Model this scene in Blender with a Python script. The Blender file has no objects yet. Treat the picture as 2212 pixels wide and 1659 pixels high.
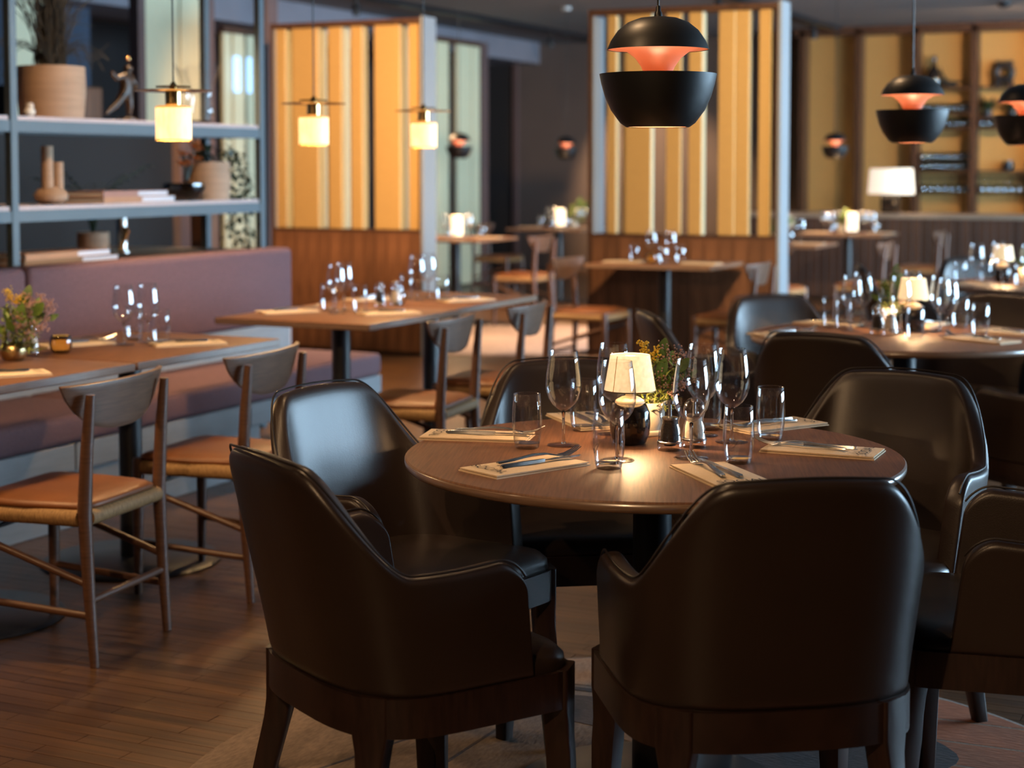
import bpy, bmesh, math, random
from mathutils import Vector, Matrix, Euler
PI = math.pi
R = math.radians
scn = bpy.context.scene
col = scn.collection
random.seed(7)

# ------------------------------------------------------------------ camera
cam_data = bpy.data.cameras.new('camera')
cam = bpy.data.objects.new('camera', cam_data)
col.objects.link(cam)
cam.location = (0, 0, 1.35)
cam.rotation_euler = (R(90 - 3.4), 0, R(25.2))
cam_data.sensor_width = 36.0
cam_data.lens = 3600 / 2212 * 36.0
cam_data.shift_y = -253.6 / 2212
cam_data.clip_start = 0.05
cam_data.dof.use_dof = True
cam_data.dof.focus_distance = 3.45
cam_data.dof.aperture_fstop = 3.2
scn.camera = cam

# ------------------------------------------------------------------ world, exposure, daylight
world = bpy.data.worlds.new('world')
scn.world = world
world.use_nodes = True
world.node_tree.nodes['Background'].inputs[0].default_value = (0.35, 0.55, 0.85, 1)
world.node_tree.nodes['Background'].inputs[1].default_value = 0.35
vs = scn.view_settings
vs.view_transform = 'Standard'
vs.look = 'None'
vs.exposure = 0.0
vs.gamma = 1.0
vs.use_curve_mapping = False
scn.cycles.use_denoising = True
scn.cycles.use_adaptive_sampling = True
scn.cycles.adaptive_threshold = 0.12
scn.cycles.adaptive_min_samples = 16
scn.cycles.max_bounces = 6
scn.cycles.diffuse_bounces = 3
scn.cycles.glossy_bounces = 3
scn.cycles.transmission_bounces = 5
scn.cycles.transparent_max_bounces = 28
scn.cycles.sample_clamp_indirect = 3.0
scn.cycles.blur_glossy = 0.5
scn.cycles.caustics_reflective = False
scn.cycles.caustics_refractive = False

def add_light(name, typ, loc, energy, color, parent=None, **kw):
    d = bpy.data.lights.new(name, typ)
    d.energy = energy
    d.color = color
    for k, v in kw.items():
        setattr(d, k, v)
    o = bpy.data.objects.new(name, d)
    col.objects.link(o)
    o.location = loc
    if parent:
        o.parent = parent
    return o

def aim(o, target):
    o.rotation_euler = (Vector(target) - o.location).to_track_quat('-Z', 'Y').to_euler()

WARM = (1.0, 0.60, 0.29)
# daylight of a grey late afternoon through the window front on the long side of the room
sun_w = add_light('window_daylight', 'AREA', (4.75, 12.5, 1.6), 3100, (0.55, 0.78, 1.0), shape='RECTANGLE', size=2.3, size_y=12.0)
sun_w.rotation_euler = (0, R(90), 0)

# ------------------------------------------------------------------ materials
MATS = {}
def nodes_of(m):
    return m.node_tree.nodes, m.node_tree.links

def mat(name, color, rough=0.5, metal=0.0, spec=0.5, var=0.0, scale=8.0, stretch=(1, 1, 1), bump=0.0,
        color2=None, detail=4.0, emit=None, estr=0.0, coat=0.0, bscale=None, sheen=0.0, obj_var=0.0):
    """Principled material; a stretched noise drives colour variation (grain) and bump."""
    m = bpy.data.materials.new(name)
    m.use_nodes = True
    N, L = nodes_of(m)
    b = N['Principled BSDF']
    b.inputs['Base Color'].default_value = (*color, 1)
    b.inputs['Roughness'].default_value = rough
    b.inputs['Metallic'].default_value = metal
    b.inputs['Specular IOR Level'].default_value = spec
    if coat:
        b.inputs['Coat Weight'].default_value = coat
        b.inputs['Coat Roughness'].default_value = 0.15
    if sheen:
        b.inputs['Sheen Weight'].default_value = sheen
    tc = N.new('ShaderNodeTexCoord')
    mp = N.new('ShaderNodeMapping')
    mp.inputs['Scale'].default_value = stretch
    L.new(tc.outputs['Object'], mp.inputs['Vector'])
    nz = N.new('ShaderNodeTexNoise')
    nz.inputs['Scale'].default_value = scale
    nz.inputs['Detail'].default_value = detail
    L.new(mp.outputs['Vector'], nz.inputs['Vector'])
    if var or color2:
        c2 = color2 or tuple(max(0, c * (1 - var)) for c in color)
        rp = N.new('ShaderNodeValToRGB')
        rp.color_ramp.elements[0].position = 0.32
        rp.color_ramp.elements[1].position = 0.68
        rp.color_ramp.elements[0].color = (*c2, 1)
        rp.color_ramp.elements[1].color = (*color, 1)
        L.new(nz.outputs['Fac'], rp.inputs['Fac'])
        src = rp.outputs['Color']
        if obj_var:
            oi = N.new('ShaderNodeObjectInfo')
            mr = N.new('ShaderNodeMapRange')
            mr.inputs['To Min'].default_value = 1 - obj_var
            mr.inputs['To Max'].default_value = 1 + obj_var
            L.new(oi.outputs['Random'], mr.inputs['Value'])
            hs = N.new('ShaderNodeHueSaturation')
            L.new(mr.outputs['Result'], hs.inputs['Value'])
            L.new(src, hs.inputs['Color'])
            src = hs.outputs['Color']
        L.new(src, b.inputs['Base Color'])
    if bump:
        bp = N.new('ShaderNodeBump')
        bp.inputs['Strength'].default_value = bump
        bp.inputs['Distance'].default_value = 0.002
        if bscale:
            n2 = N.new('ShaderNodeTexNoise')
            n2.inputs['Scale'].default_value = bscale
            L.new(mp.outputs['Vector'], n2.inputs['Vector'])
            L.new(n2.outputs['Fac'], bp.inputs['Height'])
        else:
            L.new(nz.outputs['Fac'], bp.inputs['Height'])
        L.new(bp.outputs['Normal'], b.inputs['Normal'])
    if emit:
        b.inputs['Emission Color'].default_value = (*emit, 1)
        b.inputs['Emission Strength'].default_value = estr
    MATS[name] = m
    return m

mat('leather', (0.030, 0.0185, 0.0145), 0.35, var=0.25, scale=3, bump=0.12, bscale=420, spec=0.5)
mat('leather_piping', (0.016, 0.011, 0.009), 0.4)
mat('dark_wood', (0.030, 0.014, 0.010), 0.42, var=0.45, scale=14, stretch=(1, 8, 1.0))
mat('table_walnut', (0.190, 0.083, 0.038), 0.5, color2=(0.110, 0.045, 0.021), scale=9, stretch=(22, 1.0, 6), bump=0.05, detail=6, spec=0.45)
mat('edge_lacquer', (0.27, 0.16, 0.10), 0.30, var=0.35, scale=9, stretch=(2, 2, 40), spec=1.0, coat=1.0)
mat('chair_teak', (0.115, 0.052, 0.028), 0.4, color2=(0.065, 0.028, 0.015), scale=10, stretch=(1.5, 1.5, 16), detail=5, spec=0.6)
mat('chair_back', (0.15, 0.078, 0.046), 0.36, color2=(0.085, 0.043, 0.026), scale=11, stretch=(1.2, 1.2, 26), detail=5, spec=0.6)
mat('tan_leather', (0.20, 0.066, 0.018), 0.45, var=0.3, scale=6, bump=0.1, bscale=150)
mat('paper_cord', (0.36, 0.21, 0.085), 0.7, color2=(0.17, 0.09, 0.035), scale=60, stretch=(5, 1, 1), bump=0.6)
mat('paper_cord_side', (0.36, 0.21, 0.085), 0.7, color2=(0.17, 0.09, 0.035), scale=60, stretch=(1, 5, 1), bump=0.6)
mat('mauve_fabric', (0.165, 0.083, 0.090), 0.9, color2=(0.095, 0.050, 0.058), scale=160, stretch=(1, 1, 1), bump=0.35)
mat('pale_panel', (0.23, 0.235, 0.245), 0.42, var=0.14, scale=5, stretch=(2, 1, 14))
mat('blue_steel', (0.085, 0.115, 0.135), 0.45, var=0.12, scale=4, spec=0.3)
mat('black_metal', (0.014, 0.014, 0.016), 0.36, var=0.2, scale=5)
mat('pendant_black', (0.010, 0.010, 0.011), 0.42, var=0.2, scale=4)
mat('copper_reflector', (0.60, 0.25, 0.14), 0.5, metal=0.15, var=0.1, scale=4)
mat('brass', (0.80, 0.52, 0.22), 0.22, metal=1.0, var=0.15, scale=6)
mat('gold_brass_vase', (0.55, 0.40, 0.20), 0.3, metal=1.0, var=0.2, scale=4)
mat('chrome', (0.60, 0.58, 0.56), 0.24, metal=1.0, var=0.05, scale=6)
mat('linen', (0.72, 0.56, 0.38), 0.9, var=0.08, scale=300, bump=0.3)
mat('print_ink', (0.03, 0.025, 0.02), 0.8, var=0.2, scale=40)
mat('white_ceramic', (0.62, 0.56, 0.46), 0.4, var=0.05, scale=5)
mat('stone_pot', (0.42, 0.27, 0.17), 0.75, var=0.2, scale=5, stretch=(1, 1, 18), bump=0.2)
mat('gloss_black', (0.012, 0.009, 0.008), 0.08, var=0.2, scale=5, coat=0.6)
mat('walnut_board', (0.195, 0.082, 0.036), 0.45, color2=(0.085, 0.034, 0.016), scale=7, stretch=(9, 9, 0.5), detail=5, obj_var=0.22)
mat('walnut_frame', (0.085, 0.036, 0.018), 0.45, var=0.4, scale=8, stretch=(6, 6, 0.6))
mat('bar_board', (0.085, 0.036, 0.020), 0.5, color2=(0.045, 0.020, 0.012), scale=7, stretch=(9, 9, 0.5), obj_var=0.3)
mat('gold_cloth', (0.58, 0.355, 0.125), 0.5, var=0.10, scale=120, stretch=(0.2, 0.2, 3), bump=0.15, metal=0.25)
mat('pale_cloth', (0.66, 0.63, 0.42), 0.6, var=0.1, scale=20, stretch=(4, 4, 0.3))  # screen slats; on the golden slats it paints their daylit side
mat('frame_white', (0.25, 0.275, 0.30), 0.4, var=0.05, scale=3)
mat('frame_grey', (0.22, 0.215, 0.25), 0.45, var=0.08, scale=3)
mat('taupe_wall', (0.115, 0.084, 0.072), 0.85, var=0.1, scale=2)
mat('dark_wall', (0.022, 0.017, 0.017), 0.8, var=0.2, scale=2)
mat('black_panel', (0.007, 0.0055, 0.005), 0.7, var=0.3, scale=3)
mat('blue_wall', (0.035, 0.055, 0.095), 0.7, var=0.2, scale=1.5)
mat('brown_pillar', (0.115, 0.070, 0.066), 0.6, var=0.12, scale=2)
mat('ceiling_paint', (0.17, 0.16, 0.165), 0.9, var=0.05, scale=2)
mat('white_paint', (0.60, 0.60, 0.58), 0.6, var=0.03, scale=3)
mat('shelf_board', (0.46, 0.36, 0.34), 0.5, var=0.1, scale=6, stretch=(1, 8, 1))
mat('bar_top', (0.40, 0.29, 0.21), 0.3, var=0.2, scale=5)
mat('paper', (0.62, 0.62, 0.66), 0.8, var=0.1, scale=80, stretch=(1, 1, 20))
mat('book_kraft', (0.42, 0.22, 0.12), 0.8, var=0.1, scale=10)
mat('book_brown', (0.24, 0.13, 0.06), 0.8, var=0.1, scale=10)
mat('book_rose', (0.36, 0.19, 0.15), 0.8, var=0.1, scale=10)
mat('leaf_green', (0.12, 0.21, 0.035), 0.5, color2=(0.045, 0.09, 0.018), scale=20)
mat('leaf_dark', (0.022, 0.042, 0.014), 0.55, var=0.5, scale=15)
mat('sprig_green', (0.24, 0.28, 0.05), 0.6, var=0.4, scale=30)
mat('yellow_bloom', (0.72, 0.45, 0.03), 0.7, var=0.3, scale=60)
mat('pink_bloom', (0.46, 0.25, 0.19), 0.8, var=0.45, scale=60)
mat('grey_bloom', (0.30, 0.22, 0.20), 0.8, var=0.45, scale=60)
mat('orange_bloom', (0.95, 0.30, 0.05), 0.7, var=0.4, scale=30)
mat('grass_dark', (0.030, 0.024, 0.015), 0.8, var=0.5, scale=12)
mat('bronze', (0.014, 0.009, 0.006), 0.42, metal=0.2, color2=(0.04, 0.020, 0.008), scale=22)
mat('rug_taupe', (0.205, 0.150, 0.120), 0.95, color2=(0.135, 0.098, 0.080), scale=40, stretch=(3, 1, 1), bump=0.8)
mat('rug_terracotta', (0.46, 0.15, 0.065), 0.95, color2=(0.33, 0.105, 0.046), scale=30, stretch=(1, 4, 1), bump=0.8)
mat('rug_sand', (0.36, 0.235, 0.160), 0.95, color2=(0.27, 0.17, 0.115), scale=40, stretch=(3, 1, 1), bump=0.8)
mat('rug_charcoal', (0.075, 0.058, 0.058), 0.95, color2=(0.045, 0.034, 0.034), scale=50, stretch=(1, 4, 1), bump=0.8)
mat('rug_blue', (0.13, 0.14, 0.165), 0.95, var=0.3, scale=60, bump=0.8)
mat('rug_rose', (0.42, 0.32, 0.29), 0.95, color2=(0.33, 0.25, 0.23), scale=20, bump=0.6)
mat('peppercorn', (0.030, 0.016, 0.010), 0.7, var=0.7, scale=160, bump=0.8)
mat('salt_grain', (0.70, 0.62, 0.54), 0.8, var=0.2, scale=160, bump=0.8)
mat('candle_glow', (0.9, 0.5, 0.12), 0.6, emit=(1.0, 0.50, 0.10), estr=5.0, var=0.3, scale=30)
mat('bulb', (1, 0.8, 0.5), 0.5, emit=(1.0, 0.62, 0.30), estr=25.0)
mat('downlight_lens', (1, 0.9, 0.8), 0.5, emit=(1.0, 0.82, 0.62), estr=3.0)
mat('slit_light', (0.5, 0.7, 1.0), 0.5, emit=(0.32, 0.58, 1.0), estr=1.5)

def shade_mat(name, c, strength, rib=0.0):
    """lit fabric or stone of a lamp: woven emission over a diffuse cloth"""
    m = bpy.data.materials.new(name)
    m.use_nodes = True
    N, L = nodes_of(m)
    b = N['Principled BSDF']
    b.inputs['Base Color'].default_value = (0.8, 0.68, 0.5, 1)
    b.inputs['Roughness'].default_value = 0.9
    tc = N.new('ShaderNodeTexCoord')
    mp = N.new('ShaderNodeMapping')
    mp.inputs['Scale'].default_value = (1, 1, 0.25) if rib else (1, 1, 1)
    L.new(tc.outputs['Object'], mp.inputs['Vector'])
    nz = N.new('ShaderNodeTexNoise')
    nz.inputs['Scale'].default_value = 55 if rib else 140
    nz.inputs['Detail'].default_value = 3
    L.new(mp.outputs['Vector'], nz.inputs['Vector'])
    rp = N.new('ShaderNodeMapRange')
    rp.inputs['From Min'].default_value = 0.3
    rp.inputs['From Max'].default_value = 0.7
    rp.inputs['To Min'].default_value = strength * (0.62 if rib else 0.82)
    rp.inputs['To Max'].default_value = strength * 1.2
    L.new(nz.outputs['Fac'], rp.inputs['Value'])
    b.inputs['Emission Color'].default_value = (*c, 1)
    L.new(rp.outputs['Result'], b.inputs['Emission Strength'])
    MATS[name] = m
shade_mat('lamp_cloth', (1.0, 0.70, 0.36), 1.0)
shade_mat('lamp_cloth_dim', (1.0, 0.60, 0.26), 0.75)
shade_mat('lantern_glow', (1.0, 0.74, 0.46), 1.9)
shade_mat('alabaster', (1.0, 0.63, 0.26), 2.0, rib=1)
mat('alabaster_rim', (0.75, 0.42, 0.10), 0.5, emit=(1.0, 0.42, 0.06), estr=0.7, var=0.3, scale=30)
shade_mat('bar_lamp_cloth', (1.0, 0.86, 0.72), 0.9)

def thin_glass(name, tint=(1, 1, 1), base=0.045, power=2.5, rough=0.02):
    m = bpy.data.materials.new(name)
    m.use_nodes = True
    N, L = nodes_of(m)
    for n in list(N):
        if n.type != 'OUTPUT_MATERIAL':
            N.remove(n)
    out = [n for n in N if n.type == 'OUTPUT_MATERIAL'][0]
    tr = N.new('ShaderNodeBsdfTransparent')
    tr.inputs[0].default_value = (*tint, 1)
    gl = N.new('ShaderNodeBsdfGlossy')
    gl.inputs['Roughness'].default_value = rough
    gl.inputs['Color'].default_value = (0.95, 0.97, 1, 1)
    lw = N.new('ShaderNodeLayerWeight')
    lw.inputs['Blend'].default_value = 0.5
    pw = N.new('ShaderNodeMath'); pw.operation = 'POWER'
    pw.inputs[1].default_value = power
    L.new(lw.outputs['Facing'], pw.inputs[0])
    ad = N.new('ShaderNodeMath'); ad.operation = 'MULTIPLY_ADD'
    ad.inputs[1].default_value = 0.85
    ad.inputs[2].default_value = base
    ad.use_clamp = True
    L.new(pw.outputs[0], ad.inputs[0])
    mx = N.new('ShaderNodeMixShader')
    L.new(ad.outputs[0], mx.inputs[0])
    L.new(tr.outputs[0], mx.inputs[1])
    L.new(gl.outputs[0], mx.inputs[2])
    L.new(mx.outputs[0], out.inputs['Surface'])
    MATS[name] = m
thin_glass('glass_thin', (0.985, 0.985, 0.985))
thin_glass('glass_base', (0.94, 0.95, 0.95), base=0.16, power=1.6, rough=0.05)
thin_glass('glass_foot', (0.97, 0.97, 0.97), base=0.07, power=5.0, rough=0.08)
thin_glass('glass_bar', (0.86, 0.88, 0.88), base=0.16, power=2.2, rough=0.08)
thin_glass('glass_window', (0.93, 0.96, 0.97), base=0.04)
thin_glass('glass_smoke', (0.30, 0.24, 0.19), base=0.06)
m = mat('glass_solid', (1, 1, 1), 0.01)
m.node_tree.nodes['Principled BSDF'].inputs['Transmission Weight'].default_value = 1.0
m.node_tree.nodes['Principled BSDF'].inputs['IOR'].default_value = 1.48

def parquet(name):
    """industrial parquet: fine lamellas along X, tone per piece from an attribute or from a brick pattern"""
    m = bpy.data.materials.new(name)
    m.use_nodes = True
    N, L = nodes_of(m)
    b = N['Principled BSDF']
    tc = N.new('ShaderNodeTexCoord')
    ge = N.new('ShaderNodeNewGeometry')
    mp = N.new('ShaderNodeMapping')
    mp.inputs['Scale'].default_value = (2.2, 75, 1)
    L.new(ge.outputs['Position'], mp.inputs['Vector'])
    nz = N.new('ShaderNodeTexNoise')
    nz.inputs['Scale'].default_value = 1.0
    nz.inputs['Detail'].default_value = 5
    L.new(mp.outputs['Vector'], nz.inputs['Vector'])
    br = N.new('ShaderNodeTexBrick')
    br.inputs['Scale'].default_value = 1.0
    br.inputs['Brick Width'].default_value = 0.40
    br.inputs['Row Height'].default_value = 0.05
    br.inputs['Mortar Size'].default_value = 0.0
    br.inputs['Color1'].default_value = (1, 1, 1, 1)
    br.inputs['Color2'].default_value = (0.62, 0.60, 0.58, 1)
    L.new(ge.outputs['Position'], br.inputs['Vector'])
    rp = N.new('ShaderNodeValToRGB')
    e = rp.color_ramp.elements
    e[0].position = 0.30; e[0].color = (0.052, 0.022, 0.008, 1)
    e[1].position = 0.70; e[1].color = (0.155, 0.074, 0.027, 1)
    L.new(nz.outputs['Fac'], rp.inputs['Fac'])
    mx = N.new('ShaderNodeMix'); mx.data_type = 'RGBA'; mx.blend_type = 'MULTIPLY'
    mx.inputs['Factor'].default_value = 1.0
    L.new(rp.outputs['Color'], mx.inputs['A'])
    L.new(br.outputs['Color'], mx.inputs['B'])
    L.new(mx.outputs['Result'], b.inputs['Base Color'])
    b.inputs['Roughness'].default_value = 0.36
    bp = N.new('ShaderNodeBump')
    bp.inputs['Strength'].default_value = 0.12
    bp.inputs['Distance'].default_value = 0.002
    L.new(nz.outputs['Fac'], bp.inputs['Height'])
    L.new(bp.outputs['Normal'], b.inputs['Normal'])
    MATS[name] = m
parquet('parquet')

# ------------------------------------------------------------------ mesh helpers
def link(name, me, material=None, parent=None, loc=None, rot=None):
    o = bpy.data.objects.new(name, me)
    col.objects.link(o)
    if material and me is not None and not me.materials:
        me.materials.append(MATS[material])
    if parent:
        o.parent = parent
    if loc is not None:
        o.location = loc
    if rot is not None:
        o.rotation_euler = rot
    return o

def tag(o, label=None, cat=None, group=None, kind=None):
    if label: o['label'] = label
    if cat: o['category'] = cat
    if group: o['group'] = group
    if kind: o['kind'] = kind
    return o

def thing(name, label, cat, loc=(0, 0, 0), rz=0.0, group=None):
    o = bpy.data.objects.new(name, None)
    col.objects.link(o)
    o.location = loc
    o.rotation_euler = (0, 0, rz)
    o.empty_display_size = 0.1
    return tag(o, label, cat, group)

def copy_tree(o, parent=None):
    c = o.copy()
    col.objects.link(c)
    c.parent = parent
    for ch in list(o.children):
        copy_tree(ch, c)
    return c

class MB:
    """collects simple solids into one mesh"""
    def __init__(self):
        self.bm = bmesh.new()
    def box(self, x0, x1, y0, y1, z0, z1, bevel=0.0, seg=2):
        r = bmesh.ops.create_cube(self.bm, size=1.0)
        for v in r['verts']:
            v.co = Vector(((x0 + x1) / 2 + v.co.x * (x1 - x0), (y0 + y1) / 2 + v.co.y * (y1 - y0), (z0 + z1) / 2 + v.co.z * (z1 - z0)))
        if bevel:
            es = list({e for v in r['verts'] for e in v.link_edges})
            bmesh.ops.bevel(self.bm, geom=es, offset=bevel, segments=seg, profile=0.5, affect='EDGES')
        return self
    def lathe(self, prof, n=32, cx=0, cy=0):
        rings = []
        for r, z in prof:
            if r < 1e-6:
                rings.append([self.bm.verts.new((cx, cy, z))])
            else:
                rings.append([self.bm.verts.new((cx + r * math.cos(2 * PI * k / n), cy + r * math.sin(2 * PI * k / n), z)) for k in range(n)])
        for a, b in zip(rings, rings[1:]):
            for k in range(n):
                k2 = (k + 1) % n
                if len(a) == 1 and len(b) == 1: continue
                if len(a) == 1: self.bm.faces.new((a[0], b[k2], b[k]))
                elif len(b) == 1: self.bm.faces.new((a[k], a[k2], b[0]))
                else: self.bm.faces.new((a[k], a[k2], b[k2], b[k]))
        return self
    def tube(self, pts, rad, n=8, cap=True):
        pts = [Vector(p) for p in pts]
        rads = rad if isinstance(rad, (list, tuple)) else [rad] * len(pts)
        rings = []
        ref = None
        for i, p in enumerate(pts):
            t = (pts[min(i + 1, len(pts) - 1)] - pts[max(i - 1, 0)]).normalized()
            if ref is None:
                ref = Vector((0, 0, 1)) if abs(t.z) < 0.9 else Vector((1, 0, 0))
            u = t.cross(ref).normalized()
            w = u.cross(t).normalized()
            ref = w
            rings.append([self.bm.verts.new(p + rads[i] * (math.cos(2 * PI * k / n) * u + math.sin(2 * PI * k / n) * w)) for k in range(n)])
        for a, b in zip(rings, rings[1:]):
            for k in range(n):
                self.bm.faces.new((a[k], a[(k + 1) % n], b[(k + 1) % n], b[k]))
        if cap:
            self.bm.faces.new(list(reversed(rings[0])))
            self.bm.faces.new(rings[-1])
        return self
    def prism(self, poly, z0, z1):
        a = [self.bm.verts.new((x, y, z0)) for x, y in poly]
        b = [self.bm.verts.new((x, y, z1)) for x, y in poly]
        n = len(poly)
        self.bm.faces.new(list(reversed(a)))
        self.bm.faces.new(b)
        for k in range(n):
            self.bm.faces.new((a[k], a[(k + 1) % n], b[(k + 1) % n], b[k]))
        return self
    def loft(self, secs, close=True):
        rings = [[self.bm.verts.new(p) for p in s] for s in secs]
        n = len(rings[0])
        for a, b in zip(rings, rings[1:]):
            for k in range(n):
                self.bm.faces.new((a[k], a[(k + 1) % n], b[(k + 1) % n], b[k]))
        if close:
            self.bm.faces.new(list(reversed(rings[0])))
            self.bm.faces.new(rings[-1])
        return self
    def ball(self, c, r, sub=1, sz=(1, 1, 1)):
        rr = bmesh.ops.create_icosphere(self.bm, subdivisions=sub, radius=r)
        for v in rr['verts']:
            v.co = Vector((v.co.x * sz[0], v.co.y * sz[1], v.co.z * sz[2])) + Vector(c)
        return self
    def leaf(self, base, direction, length, width, up=(0, 0, 1), bend=0.25, fold=0.12, n=5):
        d = Vector(direction).normalized()
        s = d.cross(Vector(up))
        if s.length < 1e-3: s = Vector((1, 0, 0))
        s.normalize()
        nrm = s.cross(d).normalized()
        prev = None
        for i in range(n + 1):
            t = i / n
            w = width * 0.5 * math.sin(PI * min(1, t * 0.92 + 0.04)) ** 0.8
            c = Vector(base) + d * (length * t) - nrm * (bend * length * t * t)
            row = [self.bm.verts.new(c - s * w + nrm * fold * w), self.bm.verts.new(c), self.bm.verts.new(c + s * w + nrm * fold * w)]
            if prev:
                self.bm.faces.new((prev[0], prev[1], row[1], row[0]))
                self.bm.faces.new((prev[1], prev[2], row[2], row[1]))
            prev = row
        return self
    def mesh(self, name, material=None, smooth=True, angle=40):
        bmesh.ops.recalc_face_normals(self.bm, faces=self.bm.faces[:])
        me = bpy.data.meshes.new(name)
        self.bm.to_mesh(me)
        self.bm.free()
        if smooth:
            me.shade_smooth()
            me.set_sharp_from_angle(angle=R(angle))
        if material:
            me.materials.append(MATS[material])
        return me
    def build(self, name, material, parent=None, loc=None, rot=None, smooth=True, angle=40):
        return link(name, self.mesh(name, material, smooth, angle), None, parent, loc, rot)

def bake(o):
    """replace an object's mesh by its evaluated (modified) mesh"""
    dg = bpy.context.evaluated_depsgraph_get()
    me = bpy.data.meshes.new_from_object(o.evaluated_get(dg))
    o.modifiers.clear()
    o.data = me
    return o

def struct(o):
    o['kind'] = 'structure'
    return o

# ------------------------------------------------------------------ the room
CEIL = 3.0
fl = struct(MB().box(-12.5, 5.0, -2.5, 20.6, -0.06, -0.004).build('floor', 'parquet', smooth=False))
# single parquet pieces where they can be told apart
PL, PW = 0.40, 0.05
def plank_mesh():
    b = MB()
    b.box(0.001, PL - 0.001, 0.0008, PW - 0.0008, -0.004, 0.0)
    return b.mesh('plank', 'parquet', smooth=False)
pm = plank_mesh()
near, rest = [], []
cy = -2.0
j0, j1 = int(1.4 / PW), int(13.2 / PW)
for j in range(j0, j1):
    off = (0.0, 0.2)[j % 2] + 0.03 * math.sin(j * 2.3)
    y = j * PW
    for i in range(-34, 6):
        x = i * PL + off
        px = x + PL / 2
        if px < -0.95 * y - 0.5 or px > 2.2:
            continue
        d = 0.905 * y - 0.426 * px
        if d < 2.2:
            continue
        on_rug = (px + 1.2) ** 2 + (y - 3.27) ** 2 < 0.9
        u = 0.905 * px + 0.426 * y
        (near if (3.2 < d < 4.75 and not on_rug and u < -0.15 * d and px > -3.4) else rest).append((x, y, d))
near.sort(key=lambda t: t[2])
rest += near[300:]
near = near[:300]
rng = random.Random(3)
for x, y, d in near:
    link('plank', pm, None, fl, (x, y, rng.uniform(-0.0004, 0.0)))
b = MB()
vs_, fs_ = [], []
for x, y, d in rest:
    zt = rng.uniform(-0.0004, 0)
    k = len(vs_)
    x0, x1, y0, y1 = x + .001, x + PL - .001, y + .0008, y + PW - .0008
    vs_ += [(x0, y0, zt), (x1, y0, zt), (x1, y1, zt), (x0, y1, zt), (x0, y0, -.004), (x1, y0, -.004), (x1, y1, -.004), (x0, y1, -.004)]
    fs_ += [(k, k + 1, k + 2, k + 3), (k, k + 4, k + 5, k + 1), (k + 1, k + 5, k + 6, k + 2), (k + 2, k + 6, k + 7, k + 3), (k + 3, k + 7, k + 4, k)]
me = bpy.data.meshes.new('plank_field')
me.from_pydata(vs_, [], fs_)
tag(link('plank_field', me, 'parquet', fl), kind='stuff')

struct(MB().box(-12.5, 5.0, -2.5, 20.6, CEIL, CEIL + 0.1).build('ceiling', 'ceiling_paint', smooth=False))
struct(MB().box(-12.5, 5.0, 20.2, 20.4, 0, CEIL).build('wall_back', 'taupe_wall', smooth=False))
struct(MB().box(-12.6, -12.5, -2.5, 20.4, 0, CEIL).build('wall_left', 'dark_wall', smooth=False))
struct(MB().box(-12.5, 5.0, -2.6, -2.5, 0, CEIL).build('wall_front', 'taupe_wall', smooth=False))
wr = MB()
wr.box(4.6, 4.7, -2.5, 6.5, 0, CEIL)
wr.box(4.6, 4.7, 18.5, 20.2, 0, CEIL)
wr.box(4.6, 4.7, 6.5, 18.5, 0, 0.45)
wr.box(4.6, 4.7, 6.5, 18.5, 2.75, CEIL)
struct(wr.build('wall_right', 'taupe_wall', smooth=False))
for k in range(4):
    y0 = 6.5 + 3.0 * k
    w = MB()
    for yy in (y0, y0 + 2.92):
        w.box(4.58, 4.70, yy, yy + 0.08, 0.45, 2.75)
    w.box(4.58, 4.70, y0, y0 + 3.0, 0.45, 0.52)
    w.box(4.58, 4.70, y0, y0 + 3.0, 2.68, 2.75)
    win = struct(w.build('window_%d' % (k + 1), 'dark_wood', smooth=False))
    MB().box(4.64, 4.645, y0 + .08, y0 + 2.92, 0.52, 2.68).build('pane', 'glass_window', win, smooth=False)

# ceiling bulkhead strip and light tracks
struct(MB().box(-9.9, -9.1, 6.0, 20.2, 2.72, 3.0).build('trim_1', 'frame_grey', smooth=False))
def track(x, y0, y1, label):
    t = thing('light_track', label, 'light track', (x, y0, CEIL))
    MB().box(-0.035, 0.035, 0, y1 - y0, -0.05, 0).build('rail', 'black_metal', t, smooth=False)
    return t
track(-8.1, 8.0, 20.1, 'black ceiling track over the tables beside the pale slatted screen')
track(-4.93, 5.0, 20.1, 'black ceiling track passing between the two golden partitions')
def spot(x, y, label, power, target, cone=70, blend=0.6, color=(1.0, 0.62, 0.32)):
    t = thing('track_spotlight', label, 'spotlight', (x, y, CEIL - 0.05), group='spotlights on the ceiling tracks')
    MB().tube([(0, 0, 0), (0, 0, -0.06)], 0.012, 8).build('stem', 'black_metal', t)
    MB().lathe([(0, -0.05), (0.034, -0.05), (0.036, -0.055), (0.036, -0.165), (0.031, -0.165), (0.030, -0.15), (0, -0.15)], 20).build('housing', 'black_metal', t)
    MB().lathe([(0, -0.158), (0.029, -0.158), (0.029, -0.152), (0, -0.152)], 20).build('lens', 'downlight_lens', t)
    if power:
        l = add_light('spot_lamp', 'SPOT', (0, 0, -0.18), power, color, t, spot_size=R(cone), spot_blend=blend, shadow_soft_size=0.03)
        wl = Vector((x, y, CEIL - 0.23))
        l.rotation_euler = (Vector(target) - wl).to_track_quat('-Z', 'Y').to_euler()
    return t

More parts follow.
